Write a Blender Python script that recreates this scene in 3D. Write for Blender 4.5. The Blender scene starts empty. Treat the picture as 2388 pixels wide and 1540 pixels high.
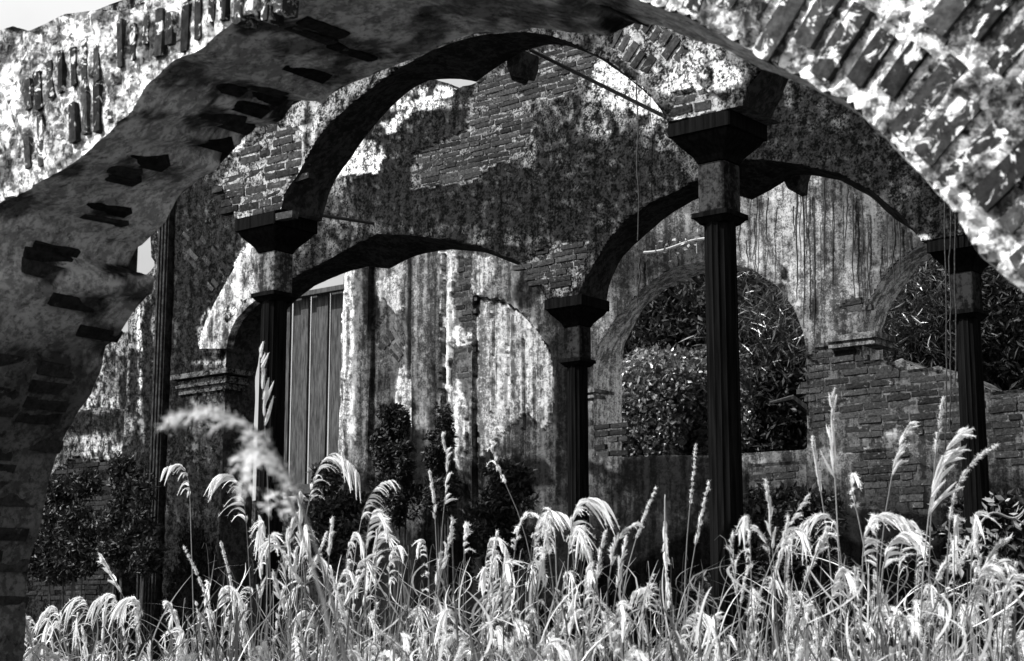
import bpy, math, random
import numpy as np
from mathutils import Matrix, Vector
random.seed(7); rng = np.random.default_rng(11)
scene = bpy.context.scene

# ------------------------------------------------------------------ camera, sky, sun, exposure
FPX, CX, CY = 3870.0, 1194.0, 770.0            # focal length in pixels of a 2388 x 1540 frame
PITCH = math.atan(690 / FPX); EYE = 1.6
cam = bpy.data.cameras.new('camera'); cam_o = bpy.data.objects.new('camera', cam)
scene.collection.objects.link(cam_o); scene.camera = cam_o
cam.sensor_width = 36; cam.lens = 36 * FPX / 2388; cam.clip_end = 2000; cam.clip_start = .05
cam_o.location = (0, 0, EYE); cam_o.rotation_euler = (math.pi / 2 + PITCH, 0, 0)
cam.dof.use_dof = True; cam.dof.focus_distance = 12.0; cam.dof.aperture_fstop = 6.3

A = np.array([.779, -.627]); A /= np.hypot(*A); B = np.array([-A[1], A[0]])   # along the arcades / across them
SUN_EL, SUN_TURN = math.radians(47), math.radians(38)
sh = -B * math.cos(SUN_TURN) - A * math.sin(SUN_TURN)                          # horizontal direction towards the sun
sun_az = math.atan2(sh[0], sh[1])
world = bpy.data.worlds.new('World'); scene.world = world; world.use_nodes = True
nt = world.node_tree; nt.nodes.clear()
sky = nt.nodes.new('ShaderNodeTexSky'); sky.sky_type = 'NISHITA'; sky.sun_disc = False
sky.sun_elevation = SUN_EL; sky.sun_rotation = sun_az; sky.dust_density = 3.0
bw = nt.nodes.new('ShaderNodeRGBToBW'); bg = nt.nodes.new('ShaderNodeBackground'); wo = nt.nodes.new('ShaderNodeOutputWorld')
nt.links.new(sky.outputs[0], bw.inputs[0]); cn = nt.nodes.new('ShaderNodeTexNoise'); cn.inputs['Scale'].default_value = 2.2; cn.inputs['Detail'].default_value = 6   # thin bright cloud all over the sky
tc = nt.nodes.new('ShaderNodeTexCoord'); nt.links.new(tc.outputs['Generated'], cn.inputs['Vector'])
cm = nt.nodes.new('ShaderNodeMapRange'); cm.inputs[1].default_value = .3; cm.inputs[2].default_value = .7; cm.inputs[3].default_value = 1.7; cm.inputs[4].default_value = 5.2
nt.links.new(cn.outputs[0], cm.inputs[0]); mxx = nt.nodes.new('ShaderNodeMath'); mxx.operation = 'MAXIMUM'
nt.links.new(bw.outputs[0], mxx.inputs[0]); nt.links.new(cm.outputs[0], mxx.inputs[1]); nt.links.new(mxx.outputs[0], bg.inputs[0]); nt.links.new(bg.outputs[0], wo.inputs[0])
bg.inputs[1].default_value = 0.125
sl = bpy.data.lights.new('sun', 'SUN'); sl.energy = 5.0; sl.angle = math.radians(.5); sl.color = (1, 1, 1)
so = bpy.data.objects.new('sun', sl); scene.collection.objects.link(so)
sd = Vector((sh[0] * math.cos(SUN_EL), sh[1] * math.cos(SUN_EL), math.sin(SUN_EL)))
so.rotation_euler = sd.to_track_quat('Z', 'Y').to_euler(); so.location = (0, -5, 20)
scene.view_settings.view_transform = 'Standard'; scene.view_settings.look = 'None'
scene.view_settings.exposure = 0.74; scene.view_settings.gamma = 1; scene.view_settings.use_curve_mapping = False

# ------------------------------------------------------------------ geometry of the place
def ray(px, py):
    x = (np.asarray(px, float) - CX) / FPX; y = (CY - np.asarray(py, float)) / FPX
    return np.stack([x, math.cos(PITCH) - y * math.sin(PITCH), math.sin(PITCH) + y * math.cos(PITCH)], -1)
def uv(px, py, D):
    r = ray(px, py); t = D / (r[..., :2] @ B); P = r * t[..., None]
    return np.stack([P[..., :2] @ A, P[..., 2] + EYE], -1)
def UV(pts, D): p = np.array(pts, float); return uv(p[:, 0], p[:, 1], D)
def W(u, v, D):
    u = np.asarray(u, float); v = np.asarray(v, float); D = np.asarray(D, float) + 0 * u
    return np.stack([u * A[0] + D * B[0], u * A[1] + D * B[1], v + 0 * u], -1)
def at(px, py, d):                              # the point seen at a picture position at depth d
    r = ray(px, py); r = r * (d / r[..., 1])[..., None]; r[..., 2] += EYE; return r
def px_of(P):
    y, z = P[..., 1], P[..., 2] - EYE
    f = y * math.cos(PITCH) + z * math.sin(PITCH); up = -y * math.sin(PITCH) + z * math.cos(PITCH)
    return CX + FPX * P[..., 0] / f, CY - FPX * up / f

def _h(ix, iy, s):
    n = (ix.astype(np.int64) * 374761393 + iy.astype(np.int64) * 668265263 + s * 2147483647) & 0xffffffff
    n = ((n ^ (n >> 13)) * 1274126177) & 0xffffffff; n ^= n >> 16
    return (n & 0xffff) / 65535.0
def vn(x, y, s=0):
    x = np.asarray(x, float); y = np.asarray(y, float)
    ix = np.floor(x); iy = np.floor(y); fx = x - ix; fy = y - iy
    fx = fx * fx * (3 - 2 * fx); fy = fy * fy * (3 - 2 * fy)
    a, b, c, d = _h(ix, iy, s), _h(ix + 1, iy, s), _h(ix, iy + 1, s), _h(ix + 1, iy + 1, s)
    return (a * (1 - fx) + b * fx) * (1 - fy) + (c * (1 - fx) + d * fx) * fy
def fbm(x, y, s=0, o=5):
    r = 0; a = .5; t = 0
    for k in range(o):
        r = r + a * vn(x * 2 ** k, y * 2 ** k, s + k * 17); t += a; a *= .55
    return r / t
def sst(a, b, x): t = np.clip((x - a) / (b - a), 0, 1); return t * t * (3 - 2 * t)
def inpoly(x, y, poly):
    ins = np.zeros(np.shape(x), bool); n = len(poly)
    for i in range(n):
        x1, y1 = poly[i]; x2, y2 = poly[(i + 1) % n]
        if y1 == y2: continue
        c = ((y1 > y) != (y2 > y)) & (x < (x2 - x1) * (y - y1) / (y2 - y1) + x1); ins ^= c
    return ins
def resample(P, step=None, n=None):
    P = np.asarray(P, float); d = np.r_[0, np.cumsum(np.linalg.norm(np.diff(P, axis=0), axis=1))]
    if n is None: n = max(2, int(d[-1] / step) + 1)
    t = np.linspace(0, d[-1], n); return np.stack([np.interp(t, d, P[:, k]) for k in range(P.shape[1])], -1)
def smooth(P, k=2):
    P = np.asarray(P, float)
    for _ in range(k):
        Q = [P[0]]
        for i in range(len(P) - 1): Q += [P[i] * .75 + P[i + 1] * .25, P[i] * .25 + P[i + 1] * .75]
        P = np.array(Q + [P[-1]])
    return P

# ------------------------------------------------------------------ scene helpers
COL = scene.collection
def tag(o, label=None, cat=None, group=None, kind=None):
    if label: o['label'] = label
    if cat: o['category'] = cat
    if group: o['group'] = group
    if kind: o['kind'] = kind
    return o
def thing(name, label, cat, loc, group=None):
    o = bpy.data.objects.new(name, None); COL.objects.link(o); o.location = Vector([float(c) for c in loc]); o.empty_display_size = .1
    return tag(o, label, cat, group)
def wl(o):
    v = Vector((0, 0, 0))
    while o: v += o.location; o = o.parent
    return v
def raw_mesh(name, V, F, mat=None, attrs=None, smooth_=False):
    V = np.asarray(V, np.float32); me = bpy.data.meshes.new(name)
    F = np.asarray(F, np.int32)
    me.vertices.add(len(V)); me.vertices.foreach_set('co', V.ravel())
    k = F.shape[1]; me.loops.add(F.size); me.loops.foreach_set('vertex_index', F.ravel())
    me.polygons.add(len(F)); me.polygons.foreach_set('loop_start', np.arange(0, F.size, k, dtype=np.int32))
    try: me.polygons.foreach_set('loop_total', np.full(len(F), k, np.int32))
    except Exception: pass
    me.update(calc_edges=True)
    for kx, a in (attrs or {}).items():
        at_ = me.attributes.new(kx, 'FLOAT', 'POINT'); at_.data.foreach_set('value', np.asarray(a, np.float32))
    me.polygons.foreach_set('use_smooth', np.full(len(F), bool(smooth_)))
    if mat: me.materials.append(mat)
    return me
def mk(name, V, F, mat, parent=None, attrs=None, smooth_=False):
    V = np.asarray(V, float).copy()
    if parent is not None: V -= np.array(wl(parent))
    o = bpy.data.objects.new(name, raw_mesh(name, V, F, mat, attrs, smooth_)); COL.objects.link(o)
    if parent is not None: o.parent = parent
    return o
class Acc:
    def __init__(s): s.V = []; s.F = []; s.n = 0; s.a = []
    def add(s, V, F, a=None):
        s.V.append(np.asarray(V, float)); s.F.append(np.asarray(F, int) + s.n); s.n += len(V)
        s.a.append(np.full(len(V), 0.5 if a is None else a) if np.ndim(a) == 0 else np.asarray(a))
    def build(s, name, mat, parent=None, smooth_=False):
        F = [np.c_[f, f[:, 2]] if f.shape[1] == 3 else f for f in s.F]
        tri = all(f.shape[1] == 3 for f in s.F)
        F = np.concatenate(s.F if tri else F)
        if not tri:  # split quads into triangles; drops degenerate ones
            T = np.r_[F[:, [0, 1, 2]], F[:, [0, 2, 3]]]; F = T[(T[:, 0] != T[:, 2]) & (T[:, 1] != T[:, 2]) & (T[:, 2] != T[:, 0])]
        return mk(name, np.concatenate(s.V), F, mat, parent, {'alb': np.concatenate(s.a)}, smooth_)
def gridfaces(n, m, off=0):
    i = np.arange(n - 1)[:, None]; j = np.arange(m - 1)[None]
    a = (i * m + j).ravel() + off; return np.stack([a, a + m, a + m + 1, a + 1], -1)
def boxVF(c, ax, hs):                           # centre, 3 axes (rows), half sizes
    s = np.array([[x, y, z] for x in (-1, 1) for y in (-1, 1) for z in (-1, 1)], float) * hs
    V = s @ np.asarray(ax, float) + c
    return V, [[0, 1, 3, 2], [4, 6, 7, 5], [0, 4, 5, 1], [2, 3, 7, 6], [0, 2, 6, 4], [1, 5, 7, 3]]
A3 = np.array([A[0], A[1], 0]); B3 = np.array([B[0], B[1], 0]); Z3 = np.array([0, 0, 1.])
WAX = np.array([A3, B3, Z3])
def tube(path, rad, k=8):
    P = np.asarray(path, float); n = len(P); rad = np.broadcast_to(rad, (n,))
    T = np.gradient(P, axis=0); T /= np.linalg.norm(T, axis=1)[:, None] + 1e-9
    up = np.array([0, 0, 1.]) if abs(T[0][2]) < .8 else np.array([1., 0, 0])
    N = np.cross(T, up); N /= np.linalg.norm(N, axis=1)[:, None] + 1e-9; Bn = np.cross(T, N)
    a = np.linspace(0, 2 * np.pi, k, endpoint=False)
    V = P[:, None] + rad[:, None, None] * (np.cos(a)[None, :, None] * N[:, None] + np.sin(a)[None, :, None] * Bn[:, None])
    F = []
    for i in range(n - 1):
        for j in range(k): F.append([i * k + j, i * k + (j + 1) % k, (i + 1) * k + (j + 1) % k, (i + 1) * k + j])
    return V.reshape(-1, 3), np.array(F)

# ------------------------------------------------------------------ materials (the photograph is black and white: all greys)
def newmat(name):
    m = bpy.data.materials.new(name); m.use_nodes = True; t = m.node_tree; t.nodes.clear()
    o = t.nodes.new('ShaderNodeOutputMaterial'); b = t.nodes.new('ShaderNodeBsdfPrincipled')
    t.links.new(b.outputs[0], o.inputs[0]); b.inputs['Roughness'].default_value = .9
    return m, t, b
def math_(t, op, a, b=None, clamp=False):
    n = t.nodes.new('ShaderNodeMath'); n.operation = op; n.use_clamp = clamp
    for i, x in enumerate((a, b)):
        if x is None: continue
        if isinstance(x, (int, float)): n.inputs[i].default_value = x
        else: t.links.new(x, n.inputs[i])
    return n.outputs[0]
def noise(t, scale, detail=6, rough=.6, sc=(1, 1, 1), src='pos', dist=0):
    if src == 'pos': s = t.nodes.new('ShaderNodeNewGeometry').outputs['Position']
    else: s = t.nodes.new('ShaderNodeTexCoord').outputs['Object']
    mp = t.nodes.new('ShaderNodeMapping'); mp.inputs['Scale'].default_value = sc; t.links.new(s, mp.inputs[0])
    n = t.nodes.new('ShaderNodeTexNoise'); n.inputs['Scale'].default_value = scale; n.inputs['Detail'].default_value = detail
    n.inputs['Roughness'].default_value = rough; n.inputs['Distortion'].default_value = dist; t.links.new(mp.outputs[0], n.inputs['Vector'])
    return n.outputs[0]
def maprange(t, x, a, b, c, d):
    n = t.nodes.new('ShaderNodeMapRange'); n.interpolation_type = 'SMOOTHSTEP'
    for i, v in zip((1, 2, 3, 4), (a, b, c, d)): n.inputs[i].default_value = v
    t.links.new(x, n.inputs[0]); return n.outputs[0]
def bump(t, b, h, dist, strength=.6):
    n = t.nodes.new('ShaderNodeBump'); n.inputs['Distance'].default_value = dist; n.inputs['Strength'].default_value = strength
    t.links.new(h, n.inputs['Height']); t.links.new(n.outputs[0], b.inputs['Normal'])
def plaster_mat(name, fine=30, lo=.28, hi=1.7, speck=.55, streak=.5, bd=.01):
    m, t, b = newmat(name)
    at_ = t.nodes.new('ShaderNodeAttribute'); at_.attribute_name = 'alb'; a = at_.outputs['Fac']
    n1 = noise(t, fine * .28, 8, .68); n2 = noise(t, fine, 5, .7); n3 = noise(t, 11, 5, .6, (1, 1, .06))
    f = math_(t, 'ADD', math_(t, 'MULTIPLY', n1, .5), math_(t, 'MULTIPLY', n2, .5))
    f = math_(t, 'ADD', math_(t, 'MULTIPLY', f, 1 - .4 * streak), math_(t, 'MULTIPLY', n3, .4 * streak))
    k = maprange(t, f, .445, .565, lo, hi)
    sp = maprange(t, noise(t, fine * .7, 4, .75, dist=.6), .55, .62, 1, 1 - speck)
    c = math_(t, 'MULTIPLY', math_(t, 'MULTIPLY', a, k), sp)
    # small pale lime spots where the render has flaked
    ls = maprange(t, noise(t, fine * .9, 6, .72, dist=1.2), .66, .72, 0, .16)
    c = math_(t, 'ADD', c, math_(t, 'MULTIPLY', ls, maprange(t, a, .02, .2, .25, 1)))
    c = math_(t, 'MINIMUM', c, .85)
    t.links.new(c, b.inputs['Base Color']); b.inputs['Specular IOR Level'].default_value = .04; b.inputs['Roughness'].default_value = 1
    bump(t, b, math_(t, 'ADD', n1, math_(t, 'MULTIPLY', n2, .5)), bd)
    return m
def brick_mat(name, base=.055, var=.06, lime=.35, fine=40, thr=.60):
    m, t, b = newmat(name)
    oi = t.nodes.new('ShaderNodeObjectInfo'); r = oi.outputs['Random']
    c = math_(t, 'ADD', math_(t, 'MULTIPLY', r, var), base)
    n = noise(t, fine, 6, .7); c = math_(t, 'MULTIPLY', c, maprange(t, n, .3, .7, .5, 1.6))
    l = maprange(t, noise(t, fine * .45, 7, .7, dist=.8), thr, thr + .08, 0, lime)
    c = math_(t, 'ADD', c, l); t.links.new(c, b.inputs['Base Color']); b.inputs['Specular IOR Level'].default_value = .04; b.inputs['Roughness'].default_value = 1
    bump(t, b, n, .008); return m
def simple_mat(name, base, amp=.6, scale=20, sc=(1, 1, 1), rough=.85, spec=.25, bd=.003):
    m, t, b = newmat(name); n = noise(t, scale, 6, .65, sc)
    c = math_(t, 'MULTIPLY', maprange(t, n, .32, .68, 1 - amp, 1 + amp), base)
    t.links.new(c, b.inputs['Base Color']); b.inputs['Roughness'].default_value = rough; b.inputs['Specular IOR Level'].default_value = spec
    bump(t, b, n, bd); return m
def leaf_mat(name, base, trans=.4, rough=.5, spec=.4, var=.5):
    m, t, b = newmat(name); at_ = t.nodes.new('ShaderNodeAttribute'); at_.attribute_name = 'alb'
    c = math_(t, 'MULTIPLY', math_(t, 'ADD', math_(t, 'MULTIPLY', at_.outputs['Fac'], 2 * var), 1 - var), base)
    t.links.new(c, b.inputs['Base Color']); b.inputs['Roughness'].default_value = rough; b.inputs['Specular IOR Level'].default_value = spec
    tr = t.nodes.new('ShaderNodeBsdfTranslucent'); t.links.new(c, tr.inputs[0]); mx = t.nodes.new('ShaderNodeMixShader')
    mx.inputs[0].default_value = trans; out = [n for n in t.nodes if n.type == 'OUTPUT_MATERIAL'][0]
    t.links.new(b.outputs[0], mx.inputs[1]); t.links.new(tr.outputs[0], mx.inputs[2]); t.links.new(mx.outputs[0], out.inputs[0])
    return m
M_near = plaster_mat('limewash_near', 42, .2, 1.3, .85, .2, .02)
M_pl = plaster_mat('mouldy_plaster', 60, .08, 2.6, .75, .45, .012)
M_calm = plaster_mat('calm_plaster', 60, .3, 1.7, .5, .95, .006)
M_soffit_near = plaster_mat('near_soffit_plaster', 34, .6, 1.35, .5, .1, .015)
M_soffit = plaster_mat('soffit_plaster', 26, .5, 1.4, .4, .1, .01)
M_brick = brick_mat('old_brick', .014, .034, .16); M_brick_near = brick_mat('near_brick', .016, .03, .7, 34, .54)
M_brick_dark = brick_mat('sooty_brick', .012, .02, .12, 30, .63)
M_col = simple_mat('black_iron_stone', .004, .7, 14, (3, 3, .15), .95, .03)
M_block = plaster_mat('column_block_plaster', 40, .2, 1.6, .6, .9, .004)
M_wood = simple_mat('weathered_boards', .05, .6, 9, (5, 5, .5), .9, .1)
M_iron = simple_mat('rusty_iron', .03, .5, 60)
M_plume = leaf_mat('plume_silk', .9, .35, .9, .05, .12)
M_stem = leaf_mat('grass_stem', .26, .25, .6, .3, .4)
M_blade = leaf_mat('grass_blade', .30, .3, .5, .3, .9)
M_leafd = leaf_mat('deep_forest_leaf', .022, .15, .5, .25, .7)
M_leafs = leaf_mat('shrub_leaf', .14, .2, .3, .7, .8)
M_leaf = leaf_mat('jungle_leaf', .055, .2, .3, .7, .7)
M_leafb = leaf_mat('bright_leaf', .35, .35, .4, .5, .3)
M_bark = simple_mat('bark', .05, .6, 25, (1, 1, .2))
M_vine = simple_mat('dry_vine', .03, .6, 40)
M_ground = simple_mat('soil', .02, .7, 6)

# ------------------------------------------------------------------ ground
mk('ground', [(-300, -60, 0), (300, -60, 0), (300, 600, 0), (-300, 600, 0)], [[0, 1, 2, 3]], M_ground)['kind'] = 'structure'

# ------------------------------------------------------------------ wall builder
def snap(us, vs, keep_pts, segs, cell):
    """moves the outside corners of boundary cells onto the outline"""
    P = np.stack([us, vs], -1)[keep_pts]; a = segs[:, 0]; b = segs[:, 1]; d = b - a; L = (d ** 2).sum(1) + 1e-12
    out = np.empty_like(P)
    for s in range(0, len(P), 4000):
        q = P[s:s + 4000, None] - a[None]; t = np.clip((q * d).sum(2) / L, 0, 1); c = a + t[..., None] * d
        dd = ((P[s:s + 4000, None] - c) ** 2).sum(2); j = dd.argmin(1); out[s:s + 4000] = c[np.arange(len(j)), j]
    return out
def segs_of(poly): p = np.asarray(poly); return np.stack([p, np.roll(p, -1, 0)], 1)
def face_grid(outline, holes, cell, D, hfun, afun, sign=1):
    o = np.asarray(outline); u0, v0 = o.min(0) - cell; u1, v1 = o.max(0) + cell
    nu, nv = int((u1 - u0) / cell) + 2, int((v1 - v0) / cell) + 2
    uu, vv = np.meshgrid(u0 + np.arange(nu) * cell, v0 + np.arange(nv) * cell, indexing='ij'); uu = uu.ravel(); vv = vv.ravel()
    ins = inpoly(uu, vv, outline)
    for h in holes: ins &= ~inpoly(uu, vv, h)
    F = gridfaces(nu, nv); k = ins[F].sum(1); F = F[k >= 2]
    used = np.zeros(len(uu), bool); used[F.ravel()] = True; out = used & ~ins
    S = np.concatenate([segs_of(p) for p in [outline] + list(holes)])
    sn = snap(uu, vv, out, S, cell); uu[out] = sn[:, 0]; vv[out] = sn[:, 1]
    idx = np.cumsum(used) - 1; F = idx[F]; uu = uu[used]; vv = vv[used]; onb = out[used]
    P = W(uu, vv, D); X, Y = px_of(P)
    h = hfun(uu, vv, X, Y); h = np.where(onb, np.minimum(h, 0) * 0, h); al = afun(uu, vv, X, Y, h)
    P = P - B3 * (h * sign)[:, None]
    return P, (F if sign < 0 else F[:, ::-1]), np.clip(al, .008, .85)
def loft(N, Fp, DN, DF, cross, alb, seed, amp=.012, afun=None):
    n = len(N); V = []; al = []
    for j in range(cross + 1):
        t = j / cross; q = N * (1 - t) + Fp * t; D = DN * (1 - t) + DF * t
        P = W(q[:, 0], q[:, 1], D)
        if 0 < j < cross:
            s = np.arange(n) * .05
            w = (fbm(s * 5, np.full(n, t * 9), seed) - .5) * 2 * amp
            tg = np.gradient(q, axis=0); tg /= np.linalg.norm(tg, axis=1)[:, None] + 1e-9
            nn = np.stack([-tg[:, 1], tg[:, 0]], -1); P += (nn[:, :1] * A3 + nn[:, 1:] * Z3) * w[:, None]
        V.append(P); X, Y = px_of(P); al.append(afun(X, Y, P) if afun else np.full(n, alb))
    return np.concatenate(V), gridfaces(cross + 1, n), np.clip(np.concatenate(al), .008, .85)

def match(N, Fp, kN=None, kF=None, step=.04, wob=.010, seed=0):
    """resamples near and far edge alike, split at the kink"""
    def parts(P, k): return [P] if k is None else [P[:k + 1], P[k:]]
    a, b = parts(N, kN), parts(Fp, kF); Rn, Rf = [], []
    for p, q in zip(a, b):
        n = max(6, int(np.linalg.norm(np.diff(p, axis=0), axis=1).sum() / step)); x, y = resample(p, n=n), resample(q, n=n)
        Rn.append(x if not Rn else x[1:]); Rf.append(y if not Rf else y[1:])
    N, Fp = np.concatenate(Rn), np.concatenate(Rf)
    s = np.arange(len(N)) * step; e = np.sin(np.linspace(0, np.pi, len(N))) > .02
    for P, sd in ((N, seed), (Fp, seed + 50)):
        P[:, 0] += (fbm(s * 7, s * 0, sd) - .5) * 2 * wob * e; P[:, 1] += (fbm(s * 7, s * 0 + 9, sd) - .5) * 2 * wob * e
    return N, Fp

# stains, losses and one shaded gap put into the colour are listed where they stand on each wall (picture position of the spot)
def warp(X, Y, amp, sc, seed):
    return X + (fbm(X / sc, Y / sc, seed, 5) - .5) * 2 * amp, Y + (fbm(X / sc + 40, Y / sc, seed + 5, 5) - .5) * 2 * amp
def paint(base, X, Y, blobs, seed=3, rag=.9, sc=45):
    al = base; n = fbm(X / sc, Y / sc, seed, 6)
    for (x, y, rx, ry, val, w) in blobs:
        r = np.sqrt(((X - x) / rx) ** 2 + ((Y - y) / ry) ** 2) + (n - .5) * rag * 1.6
        k = w * (1 - sst(.65, 1.05, r)); al = al * (1 - k) + val * k
    return al
def polymask(X, Y, polys, amp=9, sc=16, seed=21):
    xw, yw = warp(X, Y, amp, sc, seed); m = np.zeros(X.shape, bool)
    for p in polys: m |= inpoly(xw, yw, p)
    return m

def crispm(X, Y, L):
    m = np.zeros(X.shape)
    for p, a_ in L: m = np.maximum(m, polymask(X, Y, [p], 9, 22, 61) * 1.0)
    return m
def crisp_a(f, L):
    def g(u, v, X, Y, h):
        al = f(u, v, X, Y, h)
        for p, a_ in L:
            m = polymask(X, Y, [p], 9, 22, 61); wear = sst(.60, .68, fbm(u * 16, v * 10, 63, 5)); al = np.where(m, a_ * (1 - .7 * wear) * (.8 + .4 * fbm(u * 6, v * 1.5, 65)), al)
        return al
    return g
crisp2 = [([(800, 380), (840, 352), (900, 360), (880, 400), (830, 405), (785, 415)], .6), ([(900, 300), (960, 238), (1056, 200), (1062, 214), (965, 262), (905, 315)], .55),
          ([(1370, 680), (1395, 640), (1405, 660), (1390, 700), (1368, 702)], .6), ([(1385, 150), (1460, 130), (1540, 230), (1545, 275), (1480, 260), (1400, 220)], .5)]
crisp3 = [([(1112, 700), (1171, 702), (1218, 733), (1253, 773), (1281, 820), (1289, 875), (1288, 960), (1260, 1000), (1225, 960), (1160, 1010), (1116, 1070), (1108, 1000), (1100, 900), (1112, 850), (1110, 760)], .30),
          ([(1034, 590), (1062, 585), (1070, 620), (1055, 660), (1050, 700), (1052, 785), (1085, 800), (1100, 780), (1108, 735), (1116, 780), (1104, 805), (1060, 806), (1048, 850), (1056, 900), (1078, 930), (1092, 1000), (1080, 1040), (1084, 1075), (1072, 1150), (1064, 1060), (1066, 1000), (1043, 930), (1038, 800)], .40),
          ([(797, 690), (820, 680), (828, 850), (814, 1000), (808, 1120), (780, 1100), (792, 900)], .45), ([(880, 655), (930, 640), (940, 720), (925, 735), (900, 695), (885, 705)], .3), ([(930, 872), (960, 865), (966, 1000), (950, 960), (925, 950)], .38), ([(1105, 590), (1150, 600), (1160, 640), (1125, 690), (1104, 690)], .28)]
# bricks: six rough shared meshes per material, unit size
def rough_brick(seed):
    r = np.random.default_rng(seed); g = np.array([(x, y, z) for x in (-.5, 0, .5) for y in (-.5, .5) for z in (-.5, 0, .5)], float)
    V = g.copy(); cor = (abs(g[:, 0]) > .4) & (abs(g[:, 2]) > .4); V[cor, 0] *= .98; V[cor, 2] *= .96
    V += r.uniform(-1, 1, V.shape) * (.012, .03, .05); V[(g[:, 0] == 0) & (g[:, 2] == 0), 1] += np.where(g[(g[:, 0] == 0) & (g[:, 2] == 0), 1] < 0, -.03, .03)
    F = []
    def id_(i, j, k): return i * 6 + j * 3 + k
    for i in range(2):
        for k in range(2):
            F.append([id_(i, 0, k), id_(i + 1, 0, k), id_(i + 1, 0, k + 1), id_(i, 0, k + 1)]); F.append([id_(i, 1, k), id_(i, 1, k + 1), id_(i + 1, 1, k + 1), id_(i + 1, 1, k)])
        F.append([id_(i, 0, 0), id_(i, 1, 0), id_(i + 1, 1, 0), id_(i + 1, 0, 0)]); F.append([id_(i, 0, 2), id_(i + 1, 0, 2), id_(i + 1, 1, 2), id_(i, 1, 2)])
    for k in range(2):
        F.append([id_(0, 0, k), id_(0, 0, k + 1), id_(0, 1, k + 1), id_(0, 1, k)]); F.append([id_(2, 0, k), id_(2, 1, k), id_(2, 1, k + 1), id_(2, 0, k + 1)])
    return V, F
_pool = {}
def pool(mat):
    if mat.name not in _pool: _pool[mat.name] = [raw_mesh('brick', *rough_brick(100 + i), mat) for i in range(7)]
    return _pool[mat.name]
def put_brick(parent, c, ax, size, mat):
    o = bpy.data.objects.new('brick', random.choice(pool(mat))); COL.objects.link(o); o.parent = parent
    R = Matrix(((ax[0][0] * size[0], ax[1][0] * size[1], ax[2][0] * size[2]), (ax[0][1] * size[0], ax[1][1] * size[1], ax[2][1] * size[2]), (ax[0][2] * size[0], ax[1][2] * size[1], ax[2][2] * size[2]))).to_4x4()
    o.matrix_basis = Matrix.Translation(Vector([float(t) for t in c]) - wl(parent)) @ R
    return o
def lay_courses(parent, D, polys, L=.21, H=.042, joint=.011, mat=None, drop=.07, limit=280, front=-.009, amp=8, seed=5, thick=.06, jag=.004, halves=.25):
    """horizontal courses inside the listed losses"""
    cand = []
    for p in polys:
        q = UV(p, D); (u0, v0), (u1, v1) = q.min(0), q.max(0); row = int(v0 / (H + joint))
        while row * (H + joint) < v1:
            v = row * (H + joint); u = u0 - random.uniform(0, L)
            while u < u1:
                l = L * random.choice([1, 1, .5] if halves else [1]) * random.uniform(.92, 1.06); c = u + l / 2
                cand.append((c, v, l)); u += l + joint
            row += 1
    c = np.array(cand); P = W(c[:, 0], c[:, 1], D); X, Y = px_of(P); m = polymask(X, Y, polys, amp, 16, seed)
    P0 = W(c[:, 0] - c[:, 2] * .4, c[:, 1], D); P1 = W(c[:, 0] + c[:, 2] * .4, c[:, 1], D)
    m &= polymask(*px_of(P0), polys, amp, 16, seed) | polymask(*px_of(P1), polys, amp, 16, seed)
    sel = np.flatnonzero(m & (rng.random(len(c)) > drop)); sel = sel if len(sel) <= limit else rng.choice(sel, limit, replace=False)
    for i in sel:
        t = random.uniform(-.03, .03); ax = [A3 * math.cos(t) + Z3 * math.sin(t), B3, -A3 * math.sin(t) + Z3 * math.cos(t)]
        ctr = W(c[i, 0], c[i, 1] + random.uniform(-1, 1) * jag, D - front + thick / 2 + random.uniform(-.006, .006))
        put_brick(parent, ctr, ax, (c[i, 2], thick, H * random.uniform(.9, 1.08)), mat or M_brick)
    return len(sel)
def lay_radial(parent, D, centre, r0, rings, polys, L=.22, H=.055, joint=.03, mat=None, drop=.2, limit=280, front=.012, thick=.08, a0=-30, a1=210, amp=8, seed=8, lj=.03, prob=None):
    cand = []
    for k in range(rings):
        r = r0 + k * (L + lj) + L / 2; n = int(math.radians(a1 - a0) * (r0 + k * (L + lj)) / (H + joint)); off = random.random()
        for i in range(n): cand.append((math.radians(a0) + (i + off) * math.radians(a1 - a0) / n, r + random.uniform(-.03, .03)))
    c = np.array(cand); u = centre[0] + c[:, 1] * np.cos(c[:, 0]); v = centre[1] + c[:, 1] * np.sin(c[:, 0])
    X, Y = px_of(W(u, v, D)); m = polymask(X, Y, polys, amp, 30, seed)
    dr = drop if prob is None else prob(X, Y)
    sel = np.flatnonzero(m & (rng.random(len(c)) > dr)); sel = sel if len(sel) <= limit else rng.choice(sel, limit, replace=False)
    for i in sel:
        a = c[i, 0] + random.uniform(-.04, .04); R = A3 * math.cos(a) + Z3 * math.sin(a); T = -A3 * math.sin(a) + Z3 * math.cos(a)
        put_brick(parent, W(u[i], v[i], D - front + thick / 2 + random.uniform(-.008, .008)), [R, B3, T], (L * random.uniform(.55, 1.08), thick, H * random.uniform(.8, 1.15)), mat or M_brick)
    return len(sel)
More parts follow.
